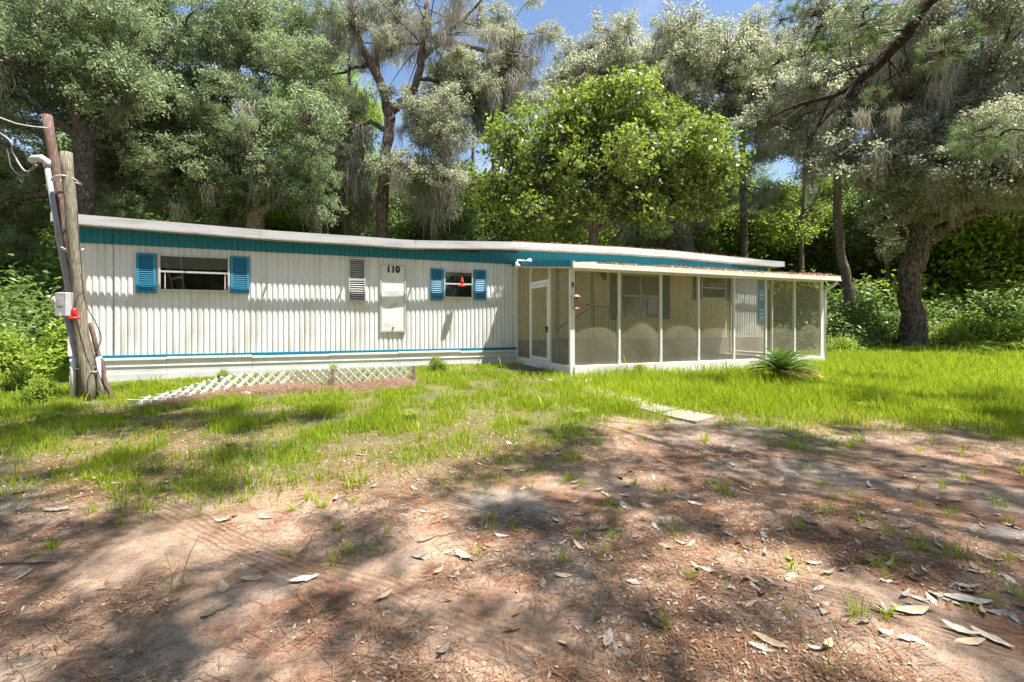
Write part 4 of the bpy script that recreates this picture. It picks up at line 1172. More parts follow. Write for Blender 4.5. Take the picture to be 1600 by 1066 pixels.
def shade_oak(label, base, sides, top, hubs, pts):
    base = Vector(base); so = empty('shade_oak', base); tag(so, label, 'tree')
    mb = MB(); top = Vector(top)
    mb.tube([(0, 0, -.2), top*.33+Vector((.2, 0, 0)), top*.66, top], [.7, .5, .45, .35], 12, True, .08)
    crown = empty('crown', (0, 0, 0), 0, so)
    hubs = [Vector(h)-base for h in hubs]
    for h in hubs: mb.tube([p+Vector((rng.normal()*.12, rng.normal()*.12, rng.normal()*.12))*(1 if 0 < i < 8 else 0) for i, p in enumerate(bez(top, (top+h)*.5+Vector((0, 0, 1.4)), h, 8))], [.06*(1-.085*i) for i in range(9)], 7, False, .1)
    pts = sorted([Vector(p)-base for p in pts], key=lambda p: min((q_-p).length for q_ in hubs))
    joined = list(hubs)
    for p in pts:
        h = min(joined, key=lambda q_: (q_-p).length)
        joined.append(p)
        mb.tube(bez(h, (h+p)*.5+Vector((rng.normal()*.08, rng.normal()*.08, .1)), p, 3), [.022, .018, .014, .009], 4, False)
        s = RX.uniform(.62, 1.05)
        place(small[RX.randrange(4)], 'foliage', crown, p, (0, 0, RX.uniform(0, 6.28)), (s, s, s))['kind'] = 'stuff'
    mb.build('trunk', M['bark_oak'], so, True)
sel_a, sel_b, gsel = [], [], []
for g in keep:
    if all(np.hypot(*(g-q_)) > .33 for q_ in gsel):
        side = g[0] < -.3
        if len(sel_b if side else sel_a) >= 295: continue
        gsel.append(g)
        h = rng.uniform(8.5, 12.5)
        (sel_b if side else sel_a).append(np.array([g[0], g[1], 0])+SD*h)
print('shade clusters', len(sel_a), len(sel_b))
shade_oak('large oak right of the view whose crown dapples the sand', (12, -5, 0), 0, (-1.6, 1.6, 8), [(10, -2, 9.5), (8, 0, 10.2), (6, 2, 10.5), (8, 3.5, 10.5), (10, 2, 10.5), (5, 4.5, 10.5), (10, 5, 11), (12, 3, 11), (4.5, .5, 10)], sel_a)
shade_oak('second oak behind the photographer whose crown dapples the left side of the sand', (1, -7, 0), 0, (.3, 1.4, 7.5), [(2, -3, 9), (1, 0, 9.8), (3, 1, 10), (0, 2, 10), (-1, 4, 10.3), (-1.5, 1, 10)], sel_b)

# slim trunks behind
def slim(name, label, px, Y, pts, r, kind, blobs, bark='bark_pine', sc=1.2, seed=1, moss=0, group=None):
    tr = [(base_at(px, Y), r)]+[(at(a, b, Y), r*k) for a, b, k in pts]
    return tree(name, label, tr, blobs, kind, sc, seed, group, bark, moss)
slim('pine_tree', 'slender leaning pine trunk just right of the porch end', 1328, 19, [(1322, 440, .9), (1312, 370, .8), (1305, 200, .65), (1300, 20, .4)], .2, 'pine', [B(1290, 20, 19, 70, 50, 8), B(1320, 90, 19, 40, 50, 4)], seed=61)
slim('pine_tree', 'thin straight grey trunk between slender leaning pine and gnarled oak', 1388, 25, [(1386, 400, .9), (1388, 200, .7), (1388, -20, .4)], .17, 'dark', [B(1380, 330, 25, 40, 40, 4)], seed=62, moss=6)
slim('oak_tree', 'thin dark trunk right of the gnarled oak among sunlit leaves', 1513, 28, [(1510, 400, .9), (1508, 300, .7), (1500, 150, .4)], .2, 'lime', [B(1510, 380, 28, 60, 50, 6), B(1560, 340, 28, 60, 40, 5)], 'bark_oak', 1.6, 63)
slim('oak_tree', 'grey trunk near the right edge behind the fern bank', 1577, 24, [(1579, 400, .9), (1583, 330, .85), (1590, 100, .5)], .3, 'lime', [B(1590, 400, 25, 50, 40, 5), B(1640, 350, 25, 60, 60, 6)], 'bark_pine', 1.5, 64)
slim('pine_tree', 'straight pine trunk between the grey-green oak and the porch end', 1164, 27, [(1162, 330, .9), (1160, 200, .75), (1158, 50, .4)], .22, 'lime', [B(1180, 350, 29, 45, 45, 5), B(1130, 330, 30, 40, 40, 4)], seed=65, sc=1.4, moss=4)
slim('oak_tree', 'thin black trunk behind the roof left of the bright green tree', 681, 24, [(682, 340, .9), (684, 280, .8), (690, 150, .5)], .16, 'dark', [B(690, 330, 25, 60, 40, 6), B(720, 370, 25, 60, 25, 5)], 'bark_oak', 1.3, 66, moss=8)
slim('oak_tree', 'thin mossy trunk left of the forked oak', 545, 23, [(540, 330, .9), (548, 200, .7), (545, 80, .4)], .18, 'dark', [B(530, 330, 24, 60, 40, 6), B(500, 200, 24, 50, 60, 6)], 'bark_pine', 1.3, 67, moss=16)
slim('oak_tree', 'thin trunk in undergrowth at left of the bright green tree', 768, 26, [(768, 350, .9), (772, 260, .7), (775, 160, .4)], .18, 'lime', [B(780, 370, 27, 60, 30, 6), B(735, 310, 28, 60, 40, 6)], 'bark_pine', 1.5, 68, moss=4)
slim('pine_tree', 'tall dark green pine top rising above the grey-green oak', 1080, 40, [(1080, 300, .9), (1080, 120, .6), (1080, 50, .2)], .35, 'pine', [B(1080, 75, 40, 32, 26, 9)], seed=69, sc=2.4)
slim('oak_tree', 'leafy lime green tree glowing between the two left oaks and the forked oak', 520, 29, [(520, 330, .9), (515, 200, .7), (515, 130, .4)], .25, 'lime', [B(520, 180, 29, 60, 60, 9), B(470, 350, 29, 70, 40, 8), B(545, 300, 29, 50, 60, 6)], 'bark_pine', 1.7, 70)

PLACES = [(60, 'at the far left edge'), (200, 'behind the pole cluster'), (380, 'above the large window'), (520, 'left of the forked oak'), (640, 'behind the forked oak'), (780, 'between forked oak and bright green tree'), (960, 'behind the left half of the bright green tree'), (1150, 'behind the right half of the bright green tree'), (1295, 'above the porch end'), (1345, 'beside the porch downspout'), (1412, 'just left of the gnarled oak trunk'), (1500, 'just right of the gnarled oak trunk'), (1560, 'well right of the gnarled oak trunk'), (1620, 'at the right edge'), (1e9, 'beyond the right edge')]
def where_is(x, y):
    px = 800+F*x/y
    return [w for lim, w in PLACES if px < lim][0]
for px, Y, lab in ((1255, 24, 'thin pale trunk left of the slender leaning pine'), (1357, 27, 'thin dark trunk between slender leaning pine and straight grey trunk'), (1468, 25, 'slim trunk right behind the gnarled oak'), (1545, 30, 'slim pale trunk between the two right edge trunks'), (1283, 29, 'slim grey trunk far behind the porch end'), (735, 27, 'slim pale trunk left of the bright green tree'), (505, 25, 'slim trunk among moss left of the forked oak')):
    slim('slim_tree', lab, px, Y, [(px-3, 400, .9), (px+4, 250, .75), (px, 60, .4)], RX.uniform(.11, .17), 'lime', [B(px+10, 330, Y+1, 40, 40, 3, .8), B(px-10, 120, Y, 50, 50, 4, .8)], 'bark_pine', 1.4, int(px), 5)

# ------------------------------------------------------------------ woods filling the back, one kind per look
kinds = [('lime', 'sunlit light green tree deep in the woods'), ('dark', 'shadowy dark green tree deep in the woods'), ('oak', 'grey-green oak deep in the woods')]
protos = []
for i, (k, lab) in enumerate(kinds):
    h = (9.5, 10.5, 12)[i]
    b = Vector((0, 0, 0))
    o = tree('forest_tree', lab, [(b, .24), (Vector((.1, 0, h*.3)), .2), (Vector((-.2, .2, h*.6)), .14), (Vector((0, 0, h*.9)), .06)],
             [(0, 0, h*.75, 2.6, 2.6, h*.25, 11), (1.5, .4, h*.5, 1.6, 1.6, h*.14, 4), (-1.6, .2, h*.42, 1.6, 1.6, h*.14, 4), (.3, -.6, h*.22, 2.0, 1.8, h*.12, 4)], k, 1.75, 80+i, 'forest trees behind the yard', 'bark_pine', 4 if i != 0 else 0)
    protos.append(o)
spots = [(-28, 22, 1), (-24, 27, 0), (-19, 24, 1), (-15, 28, 0), (-22, 17, 1), (-12, 31, 2), (-8, 29, 1), (-4, 32, 0), (0, 34, 1), (3, 31, 0), (7, 34, 1), (11, 36, 0), (15, 33, 0), (19, 31, 0), (23, 29, 0), (27, 27, 0), (31, 24, 0), (20, 38, 2), (-10, 40, 0), (5, 42, 2), (14, 43, 1), (28, 36, 0), (-20, 36, 2), (-31, 32, 2), (34, 32, 2), (24, 22.5, 0), (-2, 44, 1), (-26, 40, 1), (22, 46, 2), (36, 42, 1), (-36, 26, 1), (10, 29.5, 1),
         (-14, -12, 1), (-8, -16, 2), (-3, -13, 1), (2, -17, 2), (7, -14, 1), (13, -17, 2), (18, -12, 1), (-19, -7, 1), (-20, 1, 2), (23, -5, 1), (24, 4, 2), (-5, -22, 2), (4, -24, 2)]
first = {}
for i, (x, y, k) in enumerate(spots):
    if k not in first:
        o = protos[k]; first[k] = 1
    else:
        o = copy_tree(protos[k])
    s = RX.uniform(.85, 1.1)
    o.location = (x, y, gz(x, y)-.05); o.rotation_euler.z = RX.uniform(0, 6.28); o.scale = (s, s, s)
    nm = ('light green tree', 'dark green tree', 'grey-green oak')[k]
    o['label'] = (nm+' standing out of view behind the photographer') if y < 5 else ('nearer ' if y < 25 else 'deep-woods ' if y < 33 else 'most distant ')+nm+' '+where_is(x, y)

# far off, the woods close up into one mass
rng = np.random.default_rng(77)
n = 42000
a = rng.uniform(-1.15, 1.15, n); r = rng.uniform(50, 62, n)
x = r*np.sin(a)*1.15; y = r*np.cos(a)+2
hm = 6.5+6.5*fbm(a*9, a*0, 3, 1.0)
z = hm*rng.uniform(0, 1, n)**.9
v, q = leaves(np.stack([x, y, z], 1), .75, .45, rng.normal(size=(n, 3))+np.array([0, -.3, .5]), rng)
tag(place(np_mesh('far_woods', v, q, None, [M['shrub']], rng.uniform(0, 1, n)), 'far_woods'), None, None, None, 'stuff')

# ------------------------------------------------------------------ shrubs and ferns at the edges
def shrub_mesh(seed, n, R, hgt, L, W, mat):
    rng = np.random.default_rng(seed)
    m = 60
    u = unit(rng.normal(size=(m, 3)))*(rng.uniform(.2, 1, m)**.45)[:, None]*R
    u[:, 2] = np.abs(u[:, 2])/R*hgt
    k = rng.integers(0, m, n)
    c = u[k]+rng.normal(size=(n, 3))*.13
    c[:, 2] = np.maximum(c[:, 2], .02)
    v, q = leaves(c, L, W, rng.normal(size=(n, 3))*.6+unit(u[k]+.01)*.3+np.array([0, 0, .7]), rng)
    lme = np_mesh('leaves', v, q, None, [mat], rng.beta(1.6, 2, n))
    mb = MB()
    for p in u: mb.tube([(0, 0, 0), Vector(p)*.5+Vector((0, 0, .1)), Vector(p)], [.016, .011, .004], 3, False)
    return lme, mb.mesh('stems', M['twig'])
def fern_mesh(seed):
    rng = np.random.default_rng(seed)
    C, N, S = [], [], []
    mb = MB()
    for f in range(16):
        a = rng.uniform(0, 6.28); Lf = rng.uniform(.5, .9); d = np.array([np.cos(a), np.sin(a), 0]); s = np.array([-d[1], d[0], 0])
        pts = []
        for k in range(16):
            t_ = k/15
            p = d*Lf*t_*.9+np.array([0, 0, Lf*(1.25*t_-1.05*t_*t_)]); pts.append(p)
            if k > 2:
                w = .22*(1-t_)**.7*Lf
                for sg in (-1, 1):
                    for j in (.25, .55, .85):
                        C.append(p+s*sg*w*j); N.append(np.array([d[0]*-.3, d[1]*-.3, 1])+rng.normal(size=3)*.25)
        mb.tube(pts, [.006]*16, 3, False)
    C = np.array(C)
    v, q = leaves(C, .085, .035, np.array(N), rng)
    return np_mesh('fronds', v, q, None, [M['lime']], rng.uniform(.3, 1, len(C))), mb.mesh('stems', M['twig'])
SH = {'round': [shrub_mesh(900+i, 3600, 1.0, 1.3, .10, .05, M['shrub']) for i in range(2)],
      'lime': [shrub_mesh(920+i, 2600, .9, 1.0, .13, .06, M['lime']) for i in range(2)],
      'fern': [fern_mesh(940+i) for i in range(2)]}
SL = {'round': ('dark_shrub', 'dense dark green shrub', 'shrub', 'dark shrubs at the edge of the woods'),
      'lime': ('leafy_shrub', 'light green leafy shrub', 'shrub', 'light green shrubs at the edge of the woods'),
      'fern': ('fern', 'feathery fern clump', 'fern', 'ferns at the edge of the woods')}
def bush(kind, x, y, s, where, zs=1.0):
    nm, lab, cat, grp = SL[kind]
    lm, sm = SH[kind][RX.randrange(2)]
    e = empty(nm, (x, y, gz(x, y)-.03), RX.uniform(0, 6.28))
    sz = 'low' if s < .9 else 'waist-high' if s < 1.3 else 'man-high' if s < 2.1 else 'towering'
    tag(e, sz+' '+lab.replace('dense ', '')+' '+where_is(x, y), cat, grp)
    place(lm, lm.name.split('.')[0], e)['kind'] = 'stuff'
    place(sm, 'stems', e)
    e.scale = (s, s, s*zs)
    return e
left_spots = [(-13.5, 11.5, 1.5, 'round'), (-12.2, 10.2, 1.1, 'round'), (-14.5, 13, 2.2, 'round'), (-11.5, 12.5, 1.6, 'round'), (-16, 14.5, 2.6, 'round'), (-10.9, 9.6, .9, 'lime'), (-12.6, 9.2, .8, 'lime'), (-11.6, 8.6, .7, 'lime'), (-15.3, 11, 1.5, 'lime'), (-17, 12.5, 2.2, 'round'), (-10.2, 10.9, 1.2, 'lime'), (-9.9, 8.9, .55, 'fern'), (-10.8, 8.3, .6, 'fern'), (-12.0, 8.3, .6, 'lime'), (-18.5, 16, 3.0, 'round'), (-13, 15.5, 2.6, 'lime')]
for x, y, s, k in left_spots: bush(k, x, y, s, 'in the thicket left of the trailer')
right_spots = [(10.3, 15.6, 1.3, 'round'), (11.4, 16.6, 1.5, 'round'), (12.6, 17.6, 1.3, 'round'), (13.7, 18.6, 1.6, 'round'), (10.4, 18.4, 2.3, 'round'), (12.5, 20.5, 2.6, 'round'), (15.5, 21.5, 2.4, 'round'), (17.4, 19.8, 1.7, 'round'), (18.3, 18.2, 1.3, 'lime'), (16.6, 17.4, 1.0, 'lime'), (19.5, 16.8, 1.4, 'lime'), (17.6, 16.0, .95, 'fern'), (18.6, 15.4, .95, 'fern'), (16.4, 16.2, .9, 'fern'), (19.4, 14.6, .95, 'fern'), (20, 19, 2.0, 'round'), (22, 20, 2.6, 'lime'), (11.2, 14.9, .8, 'fern'), (12.4, 15.7, .8, 'fern'), (13.5, 16.6, .8, 'fern'), (14.3, 17.9, .9, 'lime'), (9.8, 13.6, .6, 'lime'), (20.5, 16, 1.2, 'fern'), (17.5, 14.9, .7, 'lime'), (19.0, 22.5, 3.0, 'lime'), (15.0, 24.5, 3.2, 'lime'), (11.5, 23.5, 3.0, 'round'), (24, 23, 3.2, 'round'), (21, 14.2, 1.0, 'lime'), (15.6, 15.2, 1.0, 'fern'), (17.2, 15.4, 1.1, 'fern'), (18.0, 16.8, 1.2, 'fern'), (19.0, 17.6, 1.3, 'fern'), (16.9, 16.6, 1.1, 'fern'), (9.2, 19.8, 2.3, 'lime')]
for x, y, s, k in right_spots: bush(k, x, y, s, 'at the foot of the woods right of the porch')
for x, y, s, k in [(-7, 17.5, 2.2, 'round'), (-4, 18.5, 2.4, 'lime'), (-1, 19, 2.5, 'round'), (1.5, 20, 2.6, 'lime'), (6.0, 20.5, 2.6, 'round'), (8.5, 22, 2.6, 'lime'), (-9.5, 16, 2.0, 'lime'), (-2.5, 22, 3.2, 'lime'), (4, 24, 3.2, 'round'), (-6, 23, 3.4, 'round')]:
    bush(k, x, y, s, 'showing over the trailer roof')

# ------------------------------------------------------------------ sago palm
sp = on_ground(1222, 597)
sago = empty('sago_palm', sp); tag(sago, 'round sago palm with stiff green fronds in grass before the porch end', 'palm')
MB().tube([(0, 0, -.1), (0, 0, .05), (0, 0, .16)], [.1, .11, .07], 10, True, .15).build('stem', M['bark_oak'], sago, True)
def frond(seed, mat, L=.72, arch=1.0):
    rng = np.random.default_rng(seed)
    C = []; V, Q, T = [], [], []
    n = 30
    for k in range(n):
        t_ = .14+.86*k/(n-1)
        p = np.array([L*t_*.92, 0, arch*L*(.75*t_-.62*t_*t_)])
        w = .135*math.sin(math.pi*min(1, .12+t_*.86))**.6+.012
        for sg in (-1, 1):
            d = np.array([.62, sg*.78, .18-.1*rng.random()]); d /= np.linalg.norm(d)
            tip = p+d*w+np.array([0, 0, -.012]); mid = p+d*w*.5+np.array([0, 0, .012])
            b = len(V); o_ = np.array([.0065, 0, 0])
            V += [p-o_, p+o_, mid+o_, mid-o_, tip]
            Q.append((b, b+1, b+2, b+3)); T.append((b+3, b+2, b+4))
    mb = MB(); mb.tube([(L*t_*.92, 0, arch*L*(.75*t_-.62*t_*t_)) for t_ in np.linspace(0, 1, 9)], [.009-.0007*i for i in range(9)], 4, False)
    b = len(V); V = np.concatenate([np.array(V), np.array(mb.v)]); Q = np.concatenate([np.array(Q), np.array(mb.f)+b])
    return np_mesh('frond', V, Q, np.array(T), [mat], rng.uniform(.1, .8, len(Q)+len(T)))
FR = [frond(i, M['sago']) for i in range(3)]; FD = [frond(9, M['sago_dry'], .6, .6)]
for k in range(62):
    f = k/62
    el = math.radians(0+80*f**1.0)
    L = .98-.2*f+RX.uniform(-.08, .08)
    place(FR[k % 3], 'frond', sago, (0, 0, .13), (RX.uniform(-.15, .15), -el+.25, k*2.39996+RX.uniform(-.1, .1)), (L, L, L))
for k in range(9):
    place(FD[0], 'frond', sago, (0, 0, .17), (0, .05+.1*(k % 3), -1.9+k*.32+RX.uniform(-.1, .1)), (1.15, 1.15, 1.15))['label'] = 'dry yellow frond'

# ------------------------------------------------------------------ grass
def blades(x, y, hgt, w, rng, lean=.45):
    n = len(x); z = ground_h(x, y)
    a = rng.uniform(0, 2*np.pi, n); s = np.stack([np.cos(a), np.sin(a), np.zeros(n)], 1)*w[:, None]
    la = rng.uniform(0, 2*np.pi, n); l = np.stack([np.cos(la), np.sin(la), np.zeros(n)], 1)*(hgt*lean*rng.uniform(.1, 1.3, n))[:, None]
    p = np.stack([x, y, z-.01], 1); up = np.array([0, 0, 1.0])
    dn = np.clip(1-.5*(np.asarray(lean)-.45), .45, 1)
    m = p+up*(hgt*.55*dn)[:, None]+l*.35; t_ = p+up*(hgt*.93*dn*dn)[:, None]+l
    v = np.stack([p-s, p+s, m+s*.75, m-s*.75, t_], 1).reshape(-1, 3)
    b = np.arange(n)*5
    return v, np.stack([b, b+1, b+2, b+3], 1), np.stack([b+3, b+2, b+4], 1)
walk_pts = np.array([(p.x, p.y) for p in wp])
def dist_path(x, y, P):
    d = np.full(len(x), 99.0)
    for (ax, ay), (bx, by) in zip(P[:-1], P[1:]):
        t_ = np.clip(((x-ax)*(bx-ax)+(y-ay)*(by-ay))/((bx-ax)**2+(by-ay)**2), 0, 1)
        d = np.minimum(d, np.hypot(x-ax-t_*(bx-ax), y-ay-t_*(by-ay)))
    return d
lat_xy = np.array([(p.x+.05, p.y-.28) for p in lp])
def field(n, x0, x1, y0, y1, seed):
    rng = np.random.default_rng(seed)
    x = rng.uniform(x0, x1, n); y = rng.uniform(y0, y1, n)
    s = (x-OX)*CT+(y-OY)*ST; d = (x-OX)*ST-(y-OY)*CT
    ok = ~((s > S0-.3) & (s < S1+.1) & (d < .02) & (d > -4))
    ok &= ~((s > PL-.1) & (s < PRX+.1) & (d < PD+.06) & (d > -1))
    ok &= np.abs(x) < 1.2*y+.6
    g = grass_amount(x, y)
    cl = fbm(x, y, 33, 2.6)
    lush = sstep(-.5, 2.5, x)*sstep(5.4, 6.6, y)
    dens = g**1.6*(.10+.90*sstep(.40-.34*lush, .64-.34*lush, cl))
    dens *= 1-(.50+.4*sstep(7.2, 5.9, y))*np.exp(-(dist_path(x, y, walk_pts)/.19)**4)
    dens *= 1-.9*np.exp(-(dist_path(x, y, lat_xy)/.34)**4)
    bare = .85*np.exp(-(((s-12.2)/3.0)**4+((d-3.05)/.45)**2))+np.exp(-(((s-8.2)/.6)**2+((d-1.6)/.9)**2))*1.0
    dens *= np.clip(1-bare, .06, 1)
    ok &= rng.uniform(0, 1, n) < dens
    x, y, lush, g, cl = x[ok], y[ok], lush[ok], g[ok], cl[ok]
    h = (.4+1.1*fbm(x, y, 71, 2.2))*(.05+.09*g*cl+.10*lush*(.6+.8*fbm(x, y, 44, 1.3)))*rng.uniform(.5, 1.35, len(x))*(1-.55*np.exp(-(d[ok]/.5)**2))
    tall = rng.uniform(0, 1, len(x)) < .012
    h[tall] *= 2.0
    return x, y, h, lush, rng
X, Y_, Hh, Lu = [], [], [], []
for n, x0, x1, y0, y1, sd_ in ((330000, -9, 9, 3.0, 8.0, 1), (230000, -12, 13, 8.0, 13.5, 2), (60000, 6, 22, 12.5, 18, 3), (20000, -16, -7.5, 8.5, 14, 4)):
    x, y, h, lu, rg = field(n, x0, x1, y0, y1, sd_)
    X.append(x); Y_.append(y); Hh.append(h); Lu.append(lu)
X, Y_, Hh, Lu = map(np.concatenate, (X, Y_, Hh, Lu))
rg = np.random.default_rng(9)
wd = np.interp(Y_, [3, 7, 12, 18], [.0032, .0045, .007, .011])*rg.uniform(.7, 1.4, len(X))
tn = np.clip(.42+.25*Lu+rg.normal(0, .2, len(X))+(fbm(X, Y_, 66, .8)-.5)*.6, 0, 1)
dry = rg.uniform(0, 1, len(X)) < (.05+.55*sstep(.45, .72, fbm(X, Y_, 73, 1.6))*(1-.75*Lu))
lean_ = np.where(dry, 1.15, .45); Hh = np.where(dry, Hh*.75, Hh)
v, q, t3 = blades(X, Y_, Hh, wd, rg, lean_)
tag(place(np_mesh('grass', v, q, t3, [M['grass'], M['grass_dry']], np.concatenate([tn, tn]), np.concatenate([dry, dry])), 'grass'), None, None, None, 'stuff')
print('grass blades', len(X))

# tufts standing alone on the sand
def tuft_mesh(seed, n, h, lean):
    rng = np.random.default_rng(seed)
    r = np.abs(rng.normal(0, .035, n)); a = rng.uniform(0, 6.28, n)
    x, y = r*np.cos(a), r*np.sin(a)
    hh = h*rng.uniform(.35, 1.1, n)
    V, Q, T = [], [], []
    for i in range(n):
        d = np.array([np.cos(a[i]+rng.normal()*.5), np.sin(a[i]+rng.normal()*.5), 0]); s = np.array([-d[1], d[0], 0])*rng.uniform(.0022, .0045)
        p = np.array([x[i], y[i], -.01]); L = hh[i]; le = lean*rng.uniform(.2, 1.2)
        b = len(V)
        for k in range(4):
            t_ = k/3.4
            c = p+np.array([0, 0, 1])*L*(t_-.25*le*t_*t_)+d*L*le*t_*t_
            V += [c-s*(1-.6*t_), c+s*(1-.6*t_)]
        c = p+np.array([0, 0, 1])*L*(1-.3*le)+d*L*le; V.append(c)
        for k in range(3): Q.append((b+2*k, b+2*k+1, b+2*k+3, b+2*k+2))
        T.append((b+6, b+7, b+8))
    return np_mesh('grass_tuft', np.array(V), np.array(Q), np.array(T), [M['grass']], rng.uniform(.1, .8, len(Q)+len(T)))
TF = [tuft_mesh(20, 16, .16, .5), tuft_mesh(21, 26, .11, .9), tuft_mesh(22, 9, .24, .35), tuft_mesh(23, 34, .14, .8), tuft_mesh(24, 7, .10, .7)]
named = [(272, 918, 2, .95), (520, 880, 1, .9), (760, 830, 2, .9), (1293, 1045, 2, .62), (905, 720, 1, 1.2), (1018, 915, 4, .8), (1545, 900, 2, .7), (1500, 870, 3, .7), (620, 905, 4, .9), (480, 780, 1, 1.2), (250, 735, 3, 1.1), (90, 740, 0, 1.1), (230, 800, 1, 1.0), (130, 830, 4, 1.1), (1150, 862, 4, .9), (1440, 860, 3, .8), (1330, 905, 4, .7), (1010, 640, 0, 1.4), (950, 790, 0, .9), (700, 770, 2, .9), (560, 760, 0, 1.1), (1070, 840, 4, 1), (865, 905, 4, .8), (1240, 700, 3, 1.1), (1330, 700, 3, 1.2), (1120, 765, 1, 1)]
TL = ['upright green grass tuft', 'low splayed grass tuft', 'tall thin grass sprout', 'bushy splayed grass tuft', 'tiny grass sprout']
def tuft(p, k, s):
    o = place(TF[k], 'grass_tuft', None, (p.x, p.y, p.z), (0, 0, RX.uniform(0, 6.28)), (s, s, s))
    tag(o, TL[k]+' growing out of the bare sand', 'grass tuft', 'grass tufts on the sand')
for px, py, k, s in named: tuft(on_ground(px, py), k, s)
for _ in range(260):
    px, py = 1600*RX.random()**.75, 660+330*RX.random()**1.5
    if px < 900 and py > 880: continue
    tuft(on_ground(px, py), RX.choice([0, 1, 1, 3, 4, 4]), RX.uniform(.55, 1.1)*(1.0 if py < 800 else .7))

for px, py, sw in ((683, 582, .24), (520, 585, .15), (350, 596, .16), (1000, 592, .2), (60, 630, .26), (30, 618, .3), (186, 610, .14), (1350, 640, .12), (1480, 650, .13), (640, 655, .1), (80, 660, .13), (905, 650, .1)):
    p = on_ground(px, py); lm, sm = SH['fern' if sw < .15 else 'lime'][RX.randrange(2)]; sw *= 2.2 if sw < .15 else 1
    e = empty('weed', p, RX.uniform(0, 6.28)); e.scale = (sw, sw, sw*1.3)
    tag(e, 'small leafy green weed growing in the grass', 'weed', 'weeds in the grass')
    place(lm, 'leaves', e)['kind'] = 'stuff'; place(sm, 'stems', e)
for px, py, k_, s_ in ((985, 588, 2, 2.4), (1000, 590, 2, 1.9), (786, 584, 2, 1.6), (520, 590, 2, 1.6), (800, 690, 2, 1.5), (560, 586, 3, 2.2), (600, 584, 0, 2.0), (455, 588, 3, 2.0), (420, 592, 1, 2.2), (300, 598, 0, 1.8), (720, 583, 3, 2.2), (770, 586, 0, 2.0), (250, 602, 3, 1.8), (1060, 590, 3, 1.9), (655, 690, 0, 1.8), (850, 640, 0, 2.0)):
    p = on_ground(px, py)
    tag(place(TF[k_], 'grass_tuft', None, p, (0, 0, RX.uniform(0, 6)), (s_, s_, s_)), 'tall seeding grass clump standing above the lawn', 'grass tuft', 'tall grass clumps in the lawn')

# ------------------------------------------------------------------ fallen magnolia leaves
def fallen(seed, L, W, curl, fold, mat):
    rng = random.Random(seed)
    n = 8; V, Fc = [], []
    tw = rng.uniform(-.9, .9)
    for i in range(n+1):
        t_ = i/n; x = (t_-.5)*L
        w = W/2*math.sin(math.pi*(.03+.94*t_)**.85)**.9*(1+rng.uniform(-.2, .12))
        z = rng.uniform(-.003, .003)+curl*L*(t_-.5)**2*1.6+.002; a = tw*(t_-.5)
        for sg in (-1, 0, 1):
            V.append((x, sg*w*math.cos(fold), abs(sg)*w*math.sin(fold)+z+sg*w*math.sin(a)))
    for i in range(n):
        for k in range(2): Fc.append((i*3+k, (i+1)*3+k, (i+1)*3+k+1, i*3+k+1))
    mb = MB(); mb.add(V, Fc); mb.tube([(-L*.5, 0, curl*L*.4+.003), (-L*.62, 0, curl*L*.4+.008)], .003, 4)
    me = mb.mesh('fallen_leaf', M[mat], True)
    return me
FLT = [('fl_white', 'pale bleached magnolia leaf'), ('fl_tan', 'tan dry magnolia leaf'), ('fl_grey', 'dull grey magnolia leaf'), ('fl_russet', 'russet brown magnolia leaf')]
FL = {m: [fallen(30+i+7*j, .17, (.065, .055, .075)[i], (.15, .5, .05)[i], (.15, .5, -.25)[i], m) for i in range(3)] for j, (m, _) in enumerate(FLT)}
SHP = ['lying flat on the sand', 'curled up on the sand', 'lying face down on the sand']
def leaf_thing(p, m, i, s, rz, label=None, tilt=(0, 0)):
    o = place(FL[m][i], 'fallen_leaf', None, (p.x, p.y, p.z+.006), (tilt[0], tilt[1], rz), (s, s, s))
    lab = dict(FLT)[m]
    tag(o, label or lab+' '+SHP[i], 'leaf', None if label else 'fallen magnolia leaves on the sand')
special = [(1203, 1005, 'fl_tan', 0, .95, -.8, 'large tan leaf lying alone near the bottom edge of the sand'), (1425, 957, 'fl_tan', 0, 1.25, .1, 'largest tan leaf lying beside the grass clump at bottom right'), (848, 912, 'fl_white', 2, .62, 1.5, 'small oval pale leaf lying alone on dark duff'), (600, 935, 'fl_tan', 1, .7, .9, 'narrow tan leaf standing on edge right of the tyre tracks'), (475, 907, 'fl_white', 0, 1.0, .35, 'long pale leaf lying on the upper tyre track'), (950, 1000, 'fl_grey', 0, .85, 1.2, 'grey leaf lying on the tyre track near the bottom edge'), (90, 798, 'fl_grey', 0, 1.3, .05, 'grey leaf lying far left on the sand'), (728, 873, 'fl_white', 1, 1.1, -.6, 'crumpled pale leaf on the sand left of the duff patch'), (1505, 990, 'fl_white', 1, .95, -.7, 'curled pale leaf among the litter at bottom right'), (1550, 1000, 'fl_grey', 0, 1.0, -1.2, 'grey leaf next to the curled pale leaf at bottom right'), (1512, 940, 'fl_white', 0, 1.35, -.3, 'widest bleached leaf in the litter at the right'), (1190, 1015, 'fl_white', 0, .7, -.6, 'slim pale leaf under the large tan leaf'), (785, 590, 'fl_white', 0, 1.0, 0, 'pale leaf beside the dark slabs by the porch')]
for px, py, m, i, s, rz, lab in special: leaf_thing(on_ground(px, py), m, i, s*.8, rz, lab, (.15 if i == 1 else 0, 0))
cnt = 0
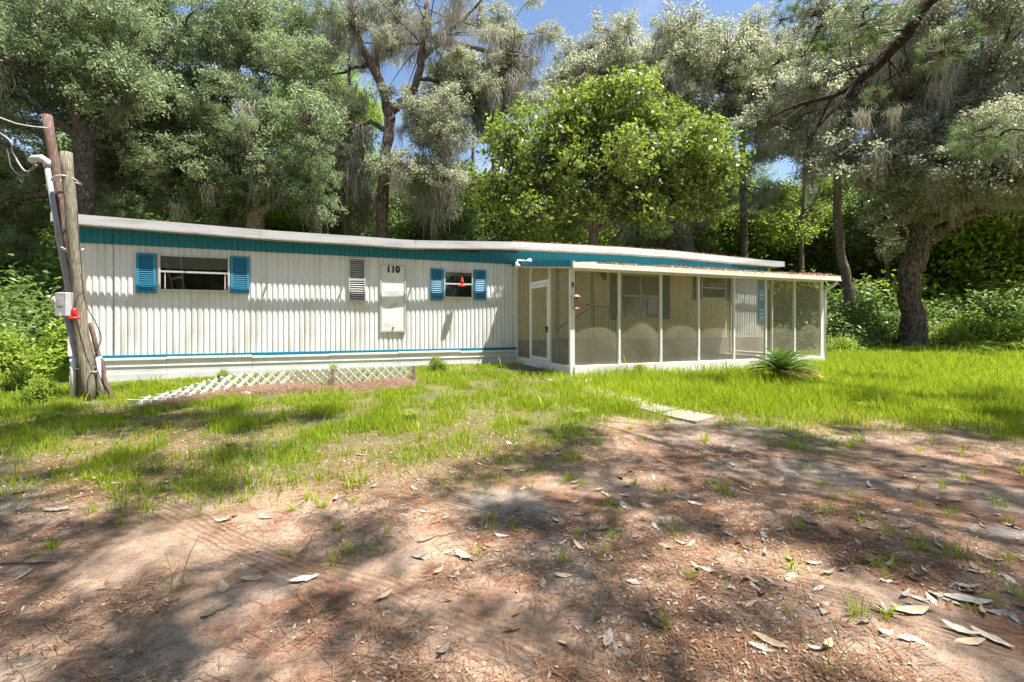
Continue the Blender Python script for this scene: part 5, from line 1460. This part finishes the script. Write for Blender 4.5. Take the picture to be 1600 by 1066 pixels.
while cnt < 285:
    px, py = RX.uniform(0, 1600), RX.uniform(672, 1020)
    wgt = .12+.88*math.exp(-((px-1450)/260)**2-((py-880)/130)**2)+.65*math.exp(-((px-1000)/260)**2-((py-800)/110)**2)+.25*math.exp(-((py-740)/50)**2)
    if px < 650 and py > 830: wgt *= .25
    if RX.random() > wgt: continue
    p = on_ground(px, py)
    m = RX.choices([f[0] for f in FLT], [3.5, 3.5, 4.5, 4])[0]
    leaf_thing(p, m, RX.randrange(3), RX.uniform(.26, .68), RX.uniform(0, 6.28), None, (RX.uniform(-.25, .25), RX.uniform(-.25, .25)))
    cnt += 1
# crumbs of leaf and needles too many to count
rng = np.random.default_rng(15)
n = 20000
def lit_pts(n, y0=1.2, y1=6.4, k=.55):
    y = y0+(y1-y0)*rng.uniform(0, 1, n)**1.3; x = rng.uniform(-1.2, 1.25, n)*y
    nn = fbm(x, y, 90, 1.2)
    keep = rng.uniform(0, 1, n) < sstep(k-.25, k+.1, nn)
    x, y = x[keep], y[keep]
    return np.stack([x, y, ground_h(x, y)+.006], 1)
c = lit_pts(n)
v, q = leaves(c, .026, .011, rng.normal(size=(len(c), 3))*.35+np.array([0, 0, 1]), rng)
mi_ = rng.choice(4, len(c), p=[.12, .25, .28, .35])
tag(place(np_mesh('leaf_crumbs', v, q, None, [M[k] for k, _ in FLT], None, mi_), 'leaf_crumbs'), None, None, None, 'stuff')
c = lit_pts(60000, k=.5)
v, q, ti = needles(len(c), lambda n: c, (.05, .14), .0017, .12, rng)
tag(place(np_mesh('pine_needles', v, q, None, [M['straw']], ti), 'pine_needles'), None, None, None, 'stuff')
def mul_pts(n):
    u = rng.uniform(0, LT*.95, n); o_ = rng.uniform(-.1, .6, n)
    P = []
    for a, b in zip(u, o_):
        p = lat_pt(a, 0)+lp[0]; x, y = p.x, p.y-b
        P.append((x, y, gz(x, y)+.05+.05*RX.random()))
    return np.array(P)
v, q, ti = needles(2500, mul_pts, (.06, .15), .0022, .3, rng)
tag(place(np_mesh('mulch_straw', v, q, None, [M['straw']], ti), 'mulch_straw'), None, None, None, 'stuff')
# twigs
def twig(px0, py0, px1, py1, r, lab):
    a, b = on_ground(px0, py0), on_ground(px1, py1)
    pts = []
    for i in range(7):
        p = a.lerp(b, i/6); p = p+Vector((RX.uniform(-.012, .012), RX.uniform(-.012, .012), 0)); p.z = gz(p.x, p.y)+r+.004; pts.append(p)
    tag(MB().tube(pts, [r*(1-.08*i) for i in range(7)], 5).build('twig', M['twig'], None, True), lab, 'twig')
twig(0, 885, 95, 880, .006, 'thin twig lying at the left edge of the sand')
twig(315, 968, 365, 945, .004, 'pale forked twig on the sand below the tyre track')
twig(650, 850, 715, 832, .004, 'thin twig above the crumpled pale leaf')
twig(470, 868, 490, 835, .003, 'short straw-like twig right of the upper tyre track')
twig(1175, 835, 1200, 822, .003, 'short twig in the litter at the centre right')
